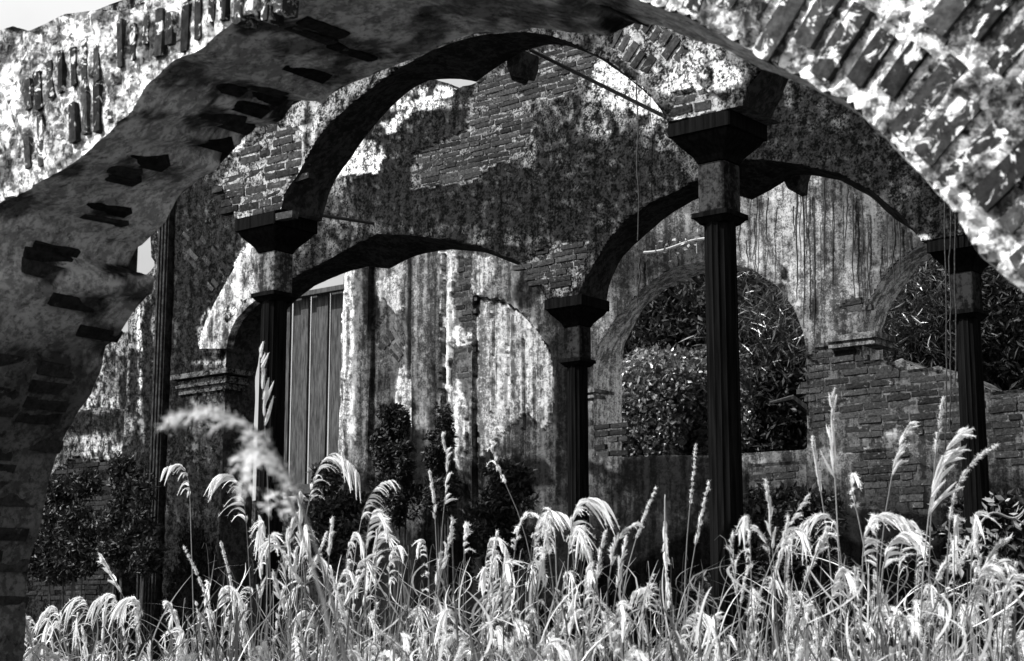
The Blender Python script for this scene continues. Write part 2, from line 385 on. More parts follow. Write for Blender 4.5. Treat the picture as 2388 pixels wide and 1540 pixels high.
def build_wall(o, D, T, outline, holes, lofts, cell, hfun, afun, mat, smat, back_outline=None, back_holes=(), cross=8, soff_alb=.05, seed=1, soff_af=None, edges=True):
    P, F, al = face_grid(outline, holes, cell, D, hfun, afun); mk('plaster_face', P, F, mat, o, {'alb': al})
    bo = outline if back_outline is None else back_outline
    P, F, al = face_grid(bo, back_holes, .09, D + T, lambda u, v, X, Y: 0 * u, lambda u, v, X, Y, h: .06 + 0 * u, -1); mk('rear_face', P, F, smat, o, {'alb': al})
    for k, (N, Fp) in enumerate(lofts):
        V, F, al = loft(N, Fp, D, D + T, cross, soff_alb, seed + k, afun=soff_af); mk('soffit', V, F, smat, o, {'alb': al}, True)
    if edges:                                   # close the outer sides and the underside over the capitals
        runs = []
        for a, b in edges:
            if runs and np.allclose(runs[-1][-1], a): runs[-1].append(np.array(b))
            else: runs.append([np.array(a), np.array(b)])
        for p in runs: p = resample(np.array(p), .08); V, F, al = loft(p, p, D, D + T, 4, .08, seed, 0); mk('wall_edge', V, F, smat, o, {'alb': al})

# ================================================================== NEAR ARCH (out of focus, sunlit face, grey soffit)
D0, T0 = 3.7, .75
N0 = [(-5.9, 2.8), (-5.74, 3.08)] + [tuple(x) for x in UV([(0, 470), (60, 440), (150, 395), (230, 330), (300, 270), (340, 200), (400, 150), (480, 105), (560, 40), (640, 5)], D0)]
N0[2:] = [(x, y) for x, y in N0[2:]]
N0m = [(-3.75, 3.76), (-3.4, 3.73), (-3.0, 3.62), (-2.75, 3.5)]
N0r = [tuple(x) for x in UV([(1480, 0), (1560, 25), (1700, 90), (1860, 180), (1960, 240), (2050, 300), (2120, 380), (2200, 470), (2290, 590), (2387, 680)], D0)]
N0all = [(-6.36, -.3), (-6.36, 1.7), (-6.28, 2.1), (-6.12, 2.45)] + N0 + N0m + N0r + [(-1.3, 2.1), (-1.2, 1.7), (-1.18, -.3)]
F0px = [(60, 1450), (62, 1330), (95, 1220), (112, 1120), (140, 1040), (180, 965), (208, 925), (222, 890), (242, 850), (236, 822), (270, 785), (300, 742), (337, 700), (355, 685), (358, 645), (330, 630), (300, 622), (318, 572), (345, 555), (382, 520), (398, 490), (420, 455), (470, 410), (515, 385), (520, 350), (560, 335), (570, 300), (622, 293), (660, 280), (690, 235), (752, 240), (790, 205), (900, 160), (968, 140), (1040, 100), (1100, 72), (1240, 66), (1330, 70), (1420, 82), (1440, 60), (1462, 45), (1560, 62), (1640, 85), (1700, 112), (1780, 162)]
F0 = [(-6.36, -.3)] + [tuple(x) for x in UV(F0px, D0 + T0)]
F0all = F0 + [(-2.3, 3.2), (-1.95, 2.95), (-1.7, 2.7), (-1.45, 2.3), (-1.25, 1.9), (-1.18, -.3)]
Nn, Ff = match(np.array(N0all), np.array(F0all), 13, 32, .03, .02, 4)
# top of the near wall: broken, sky above it in the corner
top0 = [(-.2, 3.55), (-1.5, 3.78), (-2.6, 3.9), (-3.4, 3.95), (-3.9, 4.0)] + [tuple(x) for x in UV([(430, -60), (370, -20), (300, 25), (235, 22), (150, 32), (70, 72), (30, 60), (-40, 82), (-120, 60)], D0)] + [(-8, 3.75), (-8, -.3)]
out0 = np.array(list(map(tuple, Nn)) + [(-.2, -.3)] + top0)
t0s = np.array(top0)
near_arch = thing('ruined_arch', 'near sunlit brick arch with flaking white limewash that frames the whole view', 'arch', W(-4, 0, D0))
def h0(u, v, X, Y):
    b = (fbm(u * 5, v * 5, 31) - .5) * .03 + (fbm(u * 22, v * 22, 33) - .5) * .014
    ang = np.arctan2(v - .78, u + 3.88); j = np.abs(((ang * 2.9 / .085) % 1) - .5) * 2
    return b - .012 * sst(.5, .8, j)
def a0(u, v, X, Y, h):
    al = .74 + 0 * u; n = fbm(u * 9, v * 9, 61, 6); n2 = fbm(u * 30, v * 30, 62, 4)
    al = al * (1 - .80 * sst(.54, .60, n * .65 + n2 * .35)) ; ang = np.arctan2(v - .78, u + 3.88)
    st = fbm(ang * 45, np.hypot(v - .78, u + 3.88) * 3, 77, 4); al = al * (1 - .45 * sst(.5, .64, st))
    # a dark run of mould along the broken arris
    dist = np.abs(np.hypot(v - .78, u + 3.88) - 2.9)
    return al
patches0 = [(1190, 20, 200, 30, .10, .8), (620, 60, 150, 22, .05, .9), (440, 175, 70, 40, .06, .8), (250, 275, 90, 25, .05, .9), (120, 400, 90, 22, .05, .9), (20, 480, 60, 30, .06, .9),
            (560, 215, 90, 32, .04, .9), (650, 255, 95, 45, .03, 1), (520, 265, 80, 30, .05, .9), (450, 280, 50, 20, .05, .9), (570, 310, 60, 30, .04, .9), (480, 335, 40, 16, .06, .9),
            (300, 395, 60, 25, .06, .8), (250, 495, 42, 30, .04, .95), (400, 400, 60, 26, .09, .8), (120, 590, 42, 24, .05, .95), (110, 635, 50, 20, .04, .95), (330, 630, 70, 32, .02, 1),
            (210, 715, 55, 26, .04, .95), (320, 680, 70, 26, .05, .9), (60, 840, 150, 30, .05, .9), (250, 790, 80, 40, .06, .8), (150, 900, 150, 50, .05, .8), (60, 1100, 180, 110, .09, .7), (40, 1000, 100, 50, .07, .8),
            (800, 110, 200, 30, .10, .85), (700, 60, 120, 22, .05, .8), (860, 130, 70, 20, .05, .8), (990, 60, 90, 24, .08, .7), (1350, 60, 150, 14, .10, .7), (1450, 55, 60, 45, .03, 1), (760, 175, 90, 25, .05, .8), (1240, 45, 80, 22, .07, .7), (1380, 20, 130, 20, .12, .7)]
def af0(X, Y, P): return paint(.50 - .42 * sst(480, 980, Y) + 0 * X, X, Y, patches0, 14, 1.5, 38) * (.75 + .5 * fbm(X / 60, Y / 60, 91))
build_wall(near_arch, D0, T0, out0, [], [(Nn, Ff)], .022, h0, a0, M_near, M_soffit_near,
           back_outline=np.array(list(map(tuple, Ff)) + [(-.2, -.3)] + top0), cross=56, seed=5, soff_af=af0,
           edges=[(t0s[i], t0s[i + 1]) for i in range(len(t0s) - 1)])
cen0 = (-3.88, .78)
allp = [[(-400, -500), (2900, -500), (2900, 1500), (-400, 1500)]]
def prob_r(X, Y): return .0 + .18 * fbm(X / 130, Y / 130, 44)
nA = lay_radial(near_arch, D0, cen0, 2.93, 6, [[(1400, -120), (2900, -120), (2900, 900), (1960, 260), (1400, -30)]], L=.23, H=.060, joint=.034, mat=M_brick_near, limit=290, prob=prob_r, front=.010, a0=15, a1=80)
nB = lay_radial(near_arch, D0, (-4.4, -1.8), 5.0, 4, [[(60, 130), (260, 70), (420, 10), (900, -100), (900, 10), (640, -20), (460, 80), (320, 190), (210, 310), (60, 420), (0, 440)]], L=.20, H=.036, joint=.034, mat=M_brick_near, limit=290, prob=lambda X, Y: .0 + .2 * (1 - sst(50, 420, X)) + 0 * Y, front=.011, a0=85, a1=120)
# bricks laid bare on the jamb of the near arch
n = len(Nn); arc = np.r_[0, np.cumsum(np.linalg.norm(np.diff(Nn, axis=0), axis=1))]
s = 1.6; cnt = 0
while s < arc[-1] - 2.2 and cnt < 290:
    q = np.array([np.interp(s, arc, Nn[:, 0]), np.interp(s, arc, Nn[:, 1])]); f = np.array([np.interp(s, arc, Ff[:, 0]), np.interp(s, arc, Ff[:, 1])])
    q2 = np.array([np.interp(s + .02, arc, Nn[:, 0]), np.interp(s + .02, arc, Nn[:, 1])]); tg = (q2 - q) / np.hypot(*(q2 - q)); off = random.random() * .2
    y = -off + .02
    while y < T0 - .05:
        t = (y + .11) / T0; c = q * (1 - t) + f * t; P = W(c[0], c[1], D0 + y + .11); X, Y = px_of(P)
        bare = min((((X - a) / rx) ** 2 + ((Y - b) / ry) ** 2) + (0 if val < .07 else 9) for a, b, rx, ry, val, w in patches0) < 1.0
        if (Y > 860 or bare) and random.random() < .8 and (0 if Y > 860 else .3) < t < .9:
            Tg = A3 * tg[0] + Z3 * tg[1]; Nr = np.cross(B3, Tg); cv = A3 * (cen0[0] - c[0]) + Z3 * (1.6 - c[1]); sg = 1 if np.dot(Nr, cv) > 0 else -1
            put_brick(near_arch, P - Nr * sg * (.028 if Y > 860 else .023), [B3, Nr, Tg], (.22, .06, .058), M_brick_dark); cnt += 1
        y += .235
    s += .075

# ================================================================== FIRST ARCADE
D1, T1 = 7.49, .41; ZC = 4.37
N1px = [(655, 505), (665, 450), (700, 400), (750, 300), (850, 215), (960, 140), (1080, 85), (1200, 72), (1300, 85), (1400, 125), (1480, 190), (1530, 240), (1558, 285)]
F1px = [(750, 507), (772, 430), (830, 350), (890, 270), (950, 212), (1000, 186), (1050, 180), (1110, 191), (1180, 142), (1240, 108), (1300, 103), (1400, 128), (1480, 193), (1530, 243)]
N1 = UV(N1px, D1); N1[0, 1] = ZC; N1[-1, 1] = ZC; F1 = UV(F1px, D1 + T1); F1[0, 1] = ZC; F1[-1] = N1[-1] + (0, 0)
N1t = N1 - (3.6, 0); F1t = F1 - (3.6, 0); r0_ = UV([(480, 410), (520, 440), (540, 480), (548, 515)], D1)
sp = smooth(N1t[:9], 1); N1t = np.array([*N1t[:9], (-9.2, 5.0), *r0_]); N1t[-1, 1] = ZC
N1r = N1 + (3.6, 0); F1r = F1 + (3.6, 0); F1r[0] = UV([(1792, 292)], D1 + T1)[0]; F1r[0, 1] = ZC
N1, F1 = smooth(N1, 1), np.r_[smooth(F1[:8], 1), smooth(F1[7:], 1)[1:]]
kF1 = len(smooth(F1px[:8], 1)) - 1
a1, b1 = match(N1, F1, 12, kF1, .04, .012, 8)
a0_, b0_ = match(N1t, N1t, None, None, .05, .01, 9)
a2, b2 = match(N1r, F1r, 7, 7, .05, .012, 10)
o1 = list(map(tuple, a0_)) + list(map(tuple, a1)) + list(map(tuple, a2))
top1 = [(-.8, 4.4), (-.8, 6.2), (-4, 6.3), (-7, 6.25), (-10, 6.3), (-12.2, 6.2), (-12.2, ZC)]
out1 = np.array(o1 + top1)
o1b = np.array(list(map(tuple, b0_)) + list(map(tuple, b1)) + list(map(tuple, b2)) + top1)
arc1 = thing('brick_arcade', 'first arcade wall, patched brick and plaster spandrels above the two nearest columns', 'arcade', W(-6.5, 0, D1))
loss1 = [[(545, 520), (500, 440), (540, 370), (620, 290), (700, 300), (700, 400), (665, 450), (655, 505)], [(1415, 110), (1440, 60), (1470, 30), (1560, 70), (1600, 120), (1570, 170), (1520, 170), (1490, 170)], [(1560, 275), (1570, 220), (1600, 205), (1670, 225), (1690, 250), (1685, 280)]]
def mk_h(losses, dep=.014, seed=21, amp=8, extra=None):
    def f(u, v, X, Y):
        m = polymask(X, Y, losses, amp, 16, seed) if losses else np.zeros(u.shape, bool)
        h = (fbm(u * 3, v * 3, seed + 1) - .5) * .03 + (fbm(u * 18, v * 18, seed + 2) - .5) * .012 + .004
        h = np.where(m, -dep + (fbm(u * 30, v * 30, seed + 3) - .5) * .004, h)
        return h + (extra(u, v, X, Y) if extra else 0)
    return f
def foot(v): return .03 + .97 * sst(2.4, 3.35, v)       # shade over the lower walls put into the colour, darkest at the foot
def mk_a(base, var, blobs, losses=(), lossalb=.16, seed=3, rag=.9, sc=45, fine=1.0, amp=8):
    def f(u, v, X, Y, h):
        n = fbm(u * 2.2, v * 2.2, seed + 40, 6); al = base * (1 + var * 2 * (n - .5) * 2)
        al = paint(np.clip(al, .02, 1), X, Y, blobs, seed, rag, sc)
        n2 = fbm(u * 14, v * 9, seed + 60, 5); al = al * (1 - fine * .8 * sst(.5, .62, n2)) + fine * .10 * sst(.60, .72, fbm(u * 20, v * 20, seed + 71, 4))
        if losses: al = np.where(polymask(X, Y, losses, amp, 16, 21 if seed < 200 else 21), lossalb * (.5 + fbm(u * 25, v * 25, 9)), al)
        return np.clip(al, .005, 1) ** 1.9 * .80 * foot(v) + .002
    return f
bl1 = [(690, 330, 40, 45, .5, .9), (560, 360, 30, 40, .6, .9), (720, 270, 50, 25, .45, .8), (850, 190, 80, 25, .4, .7), (1650, 180, 90, 60, .75, 1), (1640, 130, 40, 40, .6, .8), (1560, 200, 40, 25, .6, .8), (1500, 130, 30, 30, .35, .8), (650, 420, 60, 40, .16, .7)]
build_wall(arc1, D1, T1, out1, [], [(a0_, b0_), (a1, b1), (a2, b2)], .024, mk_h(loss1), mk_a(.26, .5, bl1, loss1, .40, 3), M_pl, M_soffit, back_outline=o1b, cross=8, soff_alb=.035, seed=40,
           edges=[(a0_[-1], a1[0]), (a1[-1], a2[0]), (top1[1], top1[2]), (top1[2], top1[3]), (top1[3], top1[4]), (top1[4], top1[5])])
lay_courses(arc1, D1, [loss1[0]], L=.2, H=.045, joint=.012, jag=.008, drop=.1, front=-.009)
lay_courses(arc1, D1, [loss1[2]], L=.2, H=.048, joint=.018, jag=.006, drop=.05, front=-.009, amp=3)
lay_radial(arc1, D1, (-6.45, 3.4), 1.86, 3, [loss1[1]], L=.15, H=.05, joint=.022, mat=M_brick, drop=.06, front=-.008, thick=.06, a0=10, a1=80, amp=4)
# a broken rib stub hanging behind the crown
def stub(parent, px, Dn, size, seed=0):
    c = uv(px[0], px[1], Dn); P = W(c[0], c[1], Dn); g = np.array([(x, y, z) for x in (-1, 0, 1) for y in (-1, 1) for z in (-1, 0, 1)], float)
    r = np.random.default_rng(seed); V = g * (np.array(size) / 2); V[:, 0] *= np.where(g[:, 2] < 0, .45, 1.0); V += r.uniform(-.02, .02, V.shape)
    V = V @ WAX + P; F = []
    def i_(a, b, c_): return a * 6 + b * 3 + c_
    for a in range(2):
        for k in range(2): F += [[i_(a, 0, k), i_(a + 1, 0, k), i_(a + 1, 0, k + 1), i_(a, 0, k + 1)], [i_(a, 1, k), i_(a, 1, k + 1), i_(a + 1, 1, k + 1), i_(a + 1, 1, k)]]
        F += [[i_(a, 0, 0), i_(a, 1, 0), i_(a + 1, 1, 0), i_(a + 1, 0, 0)], [i_(a, 0, 2), i_(a + 1, 0, 2), i_(a + 1, 1, 2), i_(a, 1, 2)]]
    for k in range(2): F += [[i_(0, 0, k), i_(0, 0, k + 1), i_(0, 1, k + 1), i_(0, 1, k)], [i_(2, 0, k), i_(2, 1, k), i_(2, 1, k + 1), i_(2, 0, k + 1)]]
    mk('rib_stub', V, F, M_soffit, parent, {'alb': np.full(len(V), .05)})
stub(arc1, (1218, 160), D1 + T1 + .10, (.13, .18, .15), 1)

# ================================================================== SECOND ARCADE
D2, T2 = 11.1, .41
N2px = [(527, 815), (535, 780), (551, 743), (580, 712), (606, 692), (690, 645), (790, 590), (880, 545), (960, 548), (1050, 560), (1130, 578), (1200, 605), (1240, 640), (1265, 680), (1275, 702)]
F2px = [(600, 860), (606, 810), (632, 765), (668, 722), (700, 690), (740, 662), (800, 636), (860, 621), (907, 627), (955, 602), (1000, 588), (1050, 581), (1130, 586), (1180, 606)]
N3px = [(1350, 700), (1365, 650), (1400, 590), (1450, 520), (1520, 470), (1620, 425), (1740, 372), (1800, 372), (1870, 385), (1960, 405), (2040, 450), (2100, 500), (2130, 540), (2150, 570)]
F3px = [(1415, 700), (1420, 660), (1450, 600), (1500, 550), (1560, 500), (1630, 460), (1700, 450), (1755, 464), (1800, 440), (1850, 408), (1900, 410), (1960, 420), (2030, 457), (2085, 508)]
N2 = UV(N2px, D2); N2[-1, 1] = ZC; F2 = UV(F2px, D2 + T2); F2 = np.r_[F2, [N2[-3] + (0, .02)], [N2[-1]]]
N3 = UV(N3px, D2); N3[0, 1] = ZC; N3[-1, 1] = ZC; F3 = UV(F3px, D2 + T2); F3[0, 1] = ZC; F3 = np.r_[F3, [N3[-1]]]
N2 = np.r_[[(N2[0, 0], -.2)], N2]; F2 = np.r_[[(N2[0, 0], -.2)], [(N2[0, 0] + 0, 4.2)], F2]
a3, b3 = match(N2, F2, 8, 10, .04, .01, 20)
a4, b4 = match(N3, F3, 6, 7, .04, .01, 22)
N4 = UV(N1px, D1) + (3.6 * 1 + .0, 0); N4[0, 1] = ZC; N4[-1, 1] = ZC; a5, b5 = match(N4, N4, None, None, .05, .01, 24)
uL = uv(394, 800, D2)[0]
top2 = [(1.5, ZC), (1.5, 7.6)] + [tuple(x) for x in UV([(2100, -150), (1700, -60), (1400, 20), (1300, 60), (1180, 120), (1125, 165), (1112, 192), (1095, 198), (1078, 200), (1062, 210), (1056, 196), (1000, 182), (930, 150), (800, 150), (640, 250), (560, 330), (480, 390), (400, 440)], D2)] + [(uL, 6.2), (uL + .04, 5), (uL, -.2)]
out2 = np.array(list(map(tuple, a3)) + list(map(tuple, a4)) + list(map(tuple, a5)) + top2)
out2b = np.array(list(map(tuple, b3)) + list(map(tuple, b4)) + list(map(tuple, b5)) + top2)
arc2 = thing('brick_arcade', 'second arcade wall, tall mould blackened plaster with bare brick at its centre', 'arcade', W(-8.5, 0, D2))
loss2 = [[(1110, 200), (1180, 145), (1240, 115), (1330, 105), (1400, 115), (1380, 170), (1330, 210), (1290, 230), (1240, 235), (1240, 330), (1200, 370), (1080, 400), (980, 390), (960, 360), (1010, 340), (1090, 300), (1090, 240)],
         [(420, 560), (470, 520), (560, 640), (530, 720), (490, 760), (470, 700)], [(1600, 245), (1660, 235), (1700, 300), (1600, 300)], [(1200, 620), (1300, 560), (1370, 560), (1350, 660), (1300, 690)],
         [(960, 380), (1060, 372), (1150, 380), (1100, 420), (960, 440)]]
def ex2(u, v, X, Y):
    # raised plaster band round the left haunch of the arch, plus flaked layers
    band = polymask(X, Y, [[(588, 556), (530, 650), (480, 740), (466, 812), (530, 812), (535, 780), (551, 743), (580, 712), (606, 692), (660, 660), (660, 540)]], 3, 20, 5)
    return np.where(band, .05, 0)
bl2 = [(1180, 480, 420, 190, .055, .85), (1000, 330, 160, 90, .07, .8), (1300, 330, 90, 120, .10, .7), (1500, 480, 200, 150, .075, .8), (960, 470, 200, 90, .05, .7),
       (850, 350, 60, 22, .8, .95), (820, 380, 40, 18, .7, .9), (960, 240, 130, 16, .7, .85), (1010, 215, 60, 14, .75, .9), (900, 300, 60, 16, .6, .8), (790, 420, 45, 40, .4, .8), (830, 365, 60, 40, .4, .7),
       (1460, 190, 110, 85, .72, .95), (1400, 260, 90, 60, .45, .8), (1520, 250, 60, 60, .6, .8), (1240, 290, 30, 45, .6, .85), (1235, 350, 30, 60, .35, .8), (1560, 330, 60, 30, .35, .8), (1700, 440, 14, 30, .5, .7),
       (1330, 250, 60, 50, .2, .6), (1250, 620, 40, 40, .30, .8), (1295, 600, 30, 20, .3, .7), (1370, 690, 20, 26, .8, 1), (1385, 650, 14, 30, .6, .9), (1440, 540, 20, 20, .3, .6), (1170, 560, 120, 12, .28, .7), (1000, 540, 200, 16, .22, .7),
       (1850, 320, 170, 110, .045, .9), (1960, 420, 100, 60, .05, .9), (2000, 330, 80, 60, .04, .9), (1770, 440, 40, 14, .4, .7), (2130, 520, 50, 50, .07, .7), (1980, 460, 60, 14, .35, .6), (2150, 560, 30, 14, .7, .9),
       (500, 640, 150, 220, .03, 1), (480, 520, 60, 40, .12, .7), (440, 660, 40, 80, .05, .9), (460, 640, 30, 60, .16, .6), (450, 470, 60, 60, .07, .8), (410, 560, 20, 120, .02, 1), (480, 700, 80, 120, .02, .8),
       (590, 630, 34, 84, .72, 1), (548, 700, 36, 60, .68, 1), (500, 765, 34, 62, .66, 1), (625, 600, 30, 60, .38, .9), (500, 860, 90, 24, .10, .9), (520, 845, 70, 5, .5, .8), (540, 850, 60, 6, .4, .8),
       (480, 930, 50, 60, .26, .9), (490, 1050, 40, 60, .10, .8), (415, 1000, 26, 200, .015, 1), (470, 1130, 60, 60, .03, 1), (525, 960, 4, 160, .6, .9), (400, 960, 14, 90, .1, .6), (470, 905, 30, 16, .4, .8)]  # dark strip at the wall's left end: shade of a void put into the colour
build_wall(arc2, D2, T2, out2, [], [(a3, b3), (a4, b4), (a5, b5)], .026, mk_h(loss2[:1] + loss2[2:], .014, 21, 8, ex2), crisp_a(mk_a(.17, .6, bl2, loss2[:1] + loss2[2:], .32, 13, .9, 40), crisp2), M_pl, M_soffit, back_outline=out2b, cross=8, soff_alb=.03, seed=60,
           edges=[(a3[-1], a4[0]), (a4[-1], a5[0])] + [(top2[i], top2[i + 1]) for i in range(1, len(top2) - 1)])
lay_courses(arc2, D2, [loss2[0]], L=.23, H=.04, joint=.011, drop=.06, limit=190, front=-.009)
lay_courses(arc2, D2, [loss2[2], loss2[3], loss2[4]], L=.23, H=.042, joint=.012, drop=.1, limit=60, front=-.009)
lay_radial(arc2, D2, (-11.2, 3.6), 1.9, 5, [loss2[1]], L=.2, H=.045, joint=.02, mat=M_brick, drop=.1, front=.006, thick=.06, a0=100, a1=175, amp=4, limit=60)
stub(arc2, (1862, 425), D2 + T2 + .11, (.13, .2, .16), 2)
av_o = resample(UV([(596, 548), (560, 600), (530, 652), (505, 697), (482, 742), (470, 780), (465, 812)], D2 - .06), n=30); av_i = resample(UV([(640, 672), (606, 692), (580, 712), (551, 743), (540, 765), (533, 785), (528, 812)], D2 - .06), n=30)
V = []; al = []
for j in range(15):
    tq = j / 14; q = av_o * (1 - tq) + av_i * tq; nz = (fbm(q[:, 0] * 9, q[:, 1] * 9, 91) - .5) * .012; V.append(W(q[:, 0], q[:, 1], D2 - .06) + B3 * nz[:, None]); al.append(np.clip(.34 + .35 * sst(.2, 0, tq) - .28 * sst(.5, .62, fbm(q[:, 0] * 12, q[:, 1] * 8, 92, 5)), .03, .7))  # outer rim paler: its lit edge is put into the colour
V = np.concatenate(V); al = np.concatenate(al); F = gridfaces(15, 30); V2 = V + B3 * .09
rim = [np.arange(30), np.arange(30) + 14 * 30]; FF = [F]
for r_ in rim: FF.append(np.stack([r_[:-1], r_[1:], r_[1:] + len(V), r_[:-1] + len(V)], -1))
mk('archivolt', np.r_[V, V2], np.concatenate(FF), M_calm, arc2, {'alb': np.r_[al, al]})
# cornice of the pier under the second arcade
ac = Acc(); c0, c1 = uv(425, 830, D2), uv(527, 830, D2)
for dz, h, pr in ((4.13, .05, .09), (4.05, .07, .05), (3.98, .06, .025)):
    ax = WAX; V, F = boxVF(W((c0[0] + c1[0]) / 2 + .02, dz, D2 + .1), ax, ((c1[0] - c0[0]) / 2 + pr, .1 + pr, h / 2)); ac.add(V, F, .05)
ac.build('pier_cornice', M_pl, arc2)

# free standing pier left of the second arcade
pier = thing('plastered_pier', 'tall square pier left of the arcades, pale flaking plaster beside a black side', 'pier', W(-14, 0, D2))
pu0, pu1 = uv(300, 700, D2)[0], uv(372, 700, D2)[0]
pl_ = [(pu0 + .02, -.2), (pu1, -.2), (pu1, 4.2), (pu1 - .0, 6.1), (pu1 - .16, 6.0)] + [tuple(x) for x in UV([(350, 530), (354, 598), (365, 613), (345, 636), (318, 650), (300, 680)], D2)] + [(pu0 + .03, 4.2), (pu0 - .02, 3.2)]
pl_ = resample(np.array(pl_ + [pl_[0]]), .06)[:-1]; pl_[:, 0] += (fbm(pl_[:, 1] * 6, pl_[:, 0], 3) - .5) * .05
blp = [(335, 600, 30, 60, .4, .8), (330, 720, 30, 90, .5, .9), (325, 860, 8, 150, .8, .9), (305, 800, 16, 120, .35, .8), (345, 900, 14, 260, .02, 1), (312, 900, 12, 100, .03, .9), (330, 1150, 60, 160, .03, 1)]
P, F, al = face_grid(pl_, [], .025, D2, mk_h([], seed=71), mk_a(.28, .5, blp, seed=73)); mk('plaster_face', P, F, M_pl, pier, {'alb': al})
V, F, al = loft(np.r_[pl_, pl_[:1]], np.r_[pl_, pl_[:1]], D2, D2 + .42, 8, .03, 75, 0); mk('pier_shaft', V, F, M_soffit, pier, {'alb': al})
pil = Acc(); c = uv(382, 800, D2)
V, F = boxVF(W(c[0], 3.1, D2 + .0), WAX, (.085, .06, 3.2)); pil.add(V, F, .02)
for k in (-.05, 0, .05): V, F = boxVF(W(c[0] + k, 3.1, D2 - .068), WAX, (.012, .01, 3.2)); pil.add(V, F, .03)
pil.build('fluted_pilaster', M_soffit, pier)

# ================================================================== LOW WALL on the left
loww = thing('low_wall', 'low broken wall on the left, a strip of pale plaster clinging above dark brickwork', 'wall', W(-15, 0, D2 + .1))
lo = UV([(60, 1500), (60, 1010), (110, 985), (160, 965), (200, 955), (240, 948), (290, 955), (335, 940), (392, 950), (392, 1500)], D2 + .1); lo[0, 1] = -.2; lo[-1, 1] = -.2
lo = resample(np.r_[lo, lo[:1]], .06)[:-1]; lossl = [[(100, 1120), (180, 1062), (200, 1075), (290, 1075), (310, 1050), (325, 1092), (350, 1075), (345, 1040), (400, 1040), (400, 1400), (60, 1400)]]
bll = [(230, 985, 140, 26, .04, .95), (230, 1045, 90, 30, .5, .9), (330, 1060, 30, 30, .6, .9), (160, 1060, 40, 30, .2, .8)]
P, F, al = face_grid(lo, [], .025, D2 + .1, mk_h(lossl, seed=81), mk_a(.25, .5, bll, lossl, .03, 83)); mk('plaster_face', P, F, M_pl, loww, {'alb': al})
V, F, al = loft(np.r_[lo, lo[:1]], np.r_[lo, lo[:1]], D2 + .1, D2 + .5, 5, .05, 85, 0); mk('wall_edge', V, F, M_soffit, loww, {'alb': al})
lay_courses(loww, D2 + .1, [lossl[0]], mat=M_brick_dark, limit=240, drop=.05)
frag = thing('wall_fragment', 'pale rough fragment of wall seen in the gap below the near arch on the left', 'wall', W(-19, 0, 14.6))
lo = UV([(170, 1100), (180, 850), (236, 836), (252, 792), (296, 770), (310, 780), (305, 1100)], 14.6); lo[0, 1] = -.2; lo[-1, 1] = -.2; lo = resample(np.r_[lo, lo[:1]], .08)[:-1]
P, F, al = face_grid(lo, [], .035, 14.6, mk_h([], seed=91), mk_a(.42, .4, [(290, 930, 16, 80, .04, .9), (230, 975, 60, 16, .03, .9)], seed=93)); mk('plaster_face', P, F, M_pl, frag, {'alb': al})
V, F, al = loft(np.r_[lo, lo[:1]], np.r_[lo, lo[:1]], 14.6, 15., 5, .2, 95, 0); mk('wall_edge', V, F, M_pl, frag, {'alb': al})

# ================================================================== THIRD WALL with two open arches
D3, T3 = 14.65, .46
N5 = UV([(1385, 1062), (1385, 850), (1400, 800), (1433, 747), (1502, 669), (1570, 623), (1634, 608), (1700, 612), (1760, 630), (1810, 665), (1850, 715), (1875, 780), (1882, 850), (1882, 1048)], D3)
F5 = UV([(1450, 1066), (1450, 850), (1456, 800), (1479, 756), (1502, 715), (1552, 673), (1634, 637)], D3 + T3); F5 = np.r_[F5, N5[7:] + (.0, .0)]
N5, F5 = N5, F5
a6, b6 = match(N5, F5, 6, 6, .05, .012, 30)
N6 = UV([(2012, 842), (2010, 800), (2009, 765), (2018, 719), (2050, 660), (2092, 609), (2151, 568), (2230, 545), (2320, 560), (2400, 620), (2450, 700), (2480, 800), (2485, 905)], D3)
F6 = N6.copy(); F6[:7] = UV([(2062, 850), (2058, 810), (2055, 774), (2073, 719), (2105, 669), (2140, 622), (2190, 585)], D3 + T3)
a7, b7 = match(N6, F6, 6, 6, .05, .012, 34)
sill5 = UV([(1882, 1048), (1800, 1052), (1740, 1056), (1640, 1062), (1560, 1060), (1470, 1066), (1385, 1062)], D3)
sill6 = UV([(2485, 905), (2387, 903), (2340, 912), (2297, 908), (2250, 870), (2200, 864), (2190, 852), (2150, 856), (2119, 852), (2105, 838), (2085, 842), (2060, 836), (2012, 842)], D3)
sill6r = resample(sill6, .06); sill6r[:, 1] += (fbm(sill6r[:, 0] * 9, sill6r[:, 1], 5) - .5) * .08
h5 = np.r_[a6, sill5[1:-1]]; h6 = np.r_[a7, sill6r[1:-1]]
h5b = np.r_[b6, sill5[1:-1]]; h6b = np.r_[b7, sill6r[1:-1]]
lft = UV([(788, 1500), (790, 1100), (792, 1000), (797, 850), (800, 700), (801, 655), (803, 600)], D3); lft[0, 1] = -.2
lft = resample(lft, .08); lft[:, 0] += (fbm(lft[:, 1] * 5, lft[:, 1] * 0, 6) - .5) * .07
out3 = np.array([(-3.2, -.2)] + [(-3.2, 6.6), (-7, 6.7), (-11, 6.6), (-14.4, 6.5)] + [tuple(x) for x in lft[::-1]])
wall3 = thing('arched_wall', 'third and farthest wall, pale streaked plaster over brick with two open arches full of leaves', 'wall', W(-9, 0, D3))
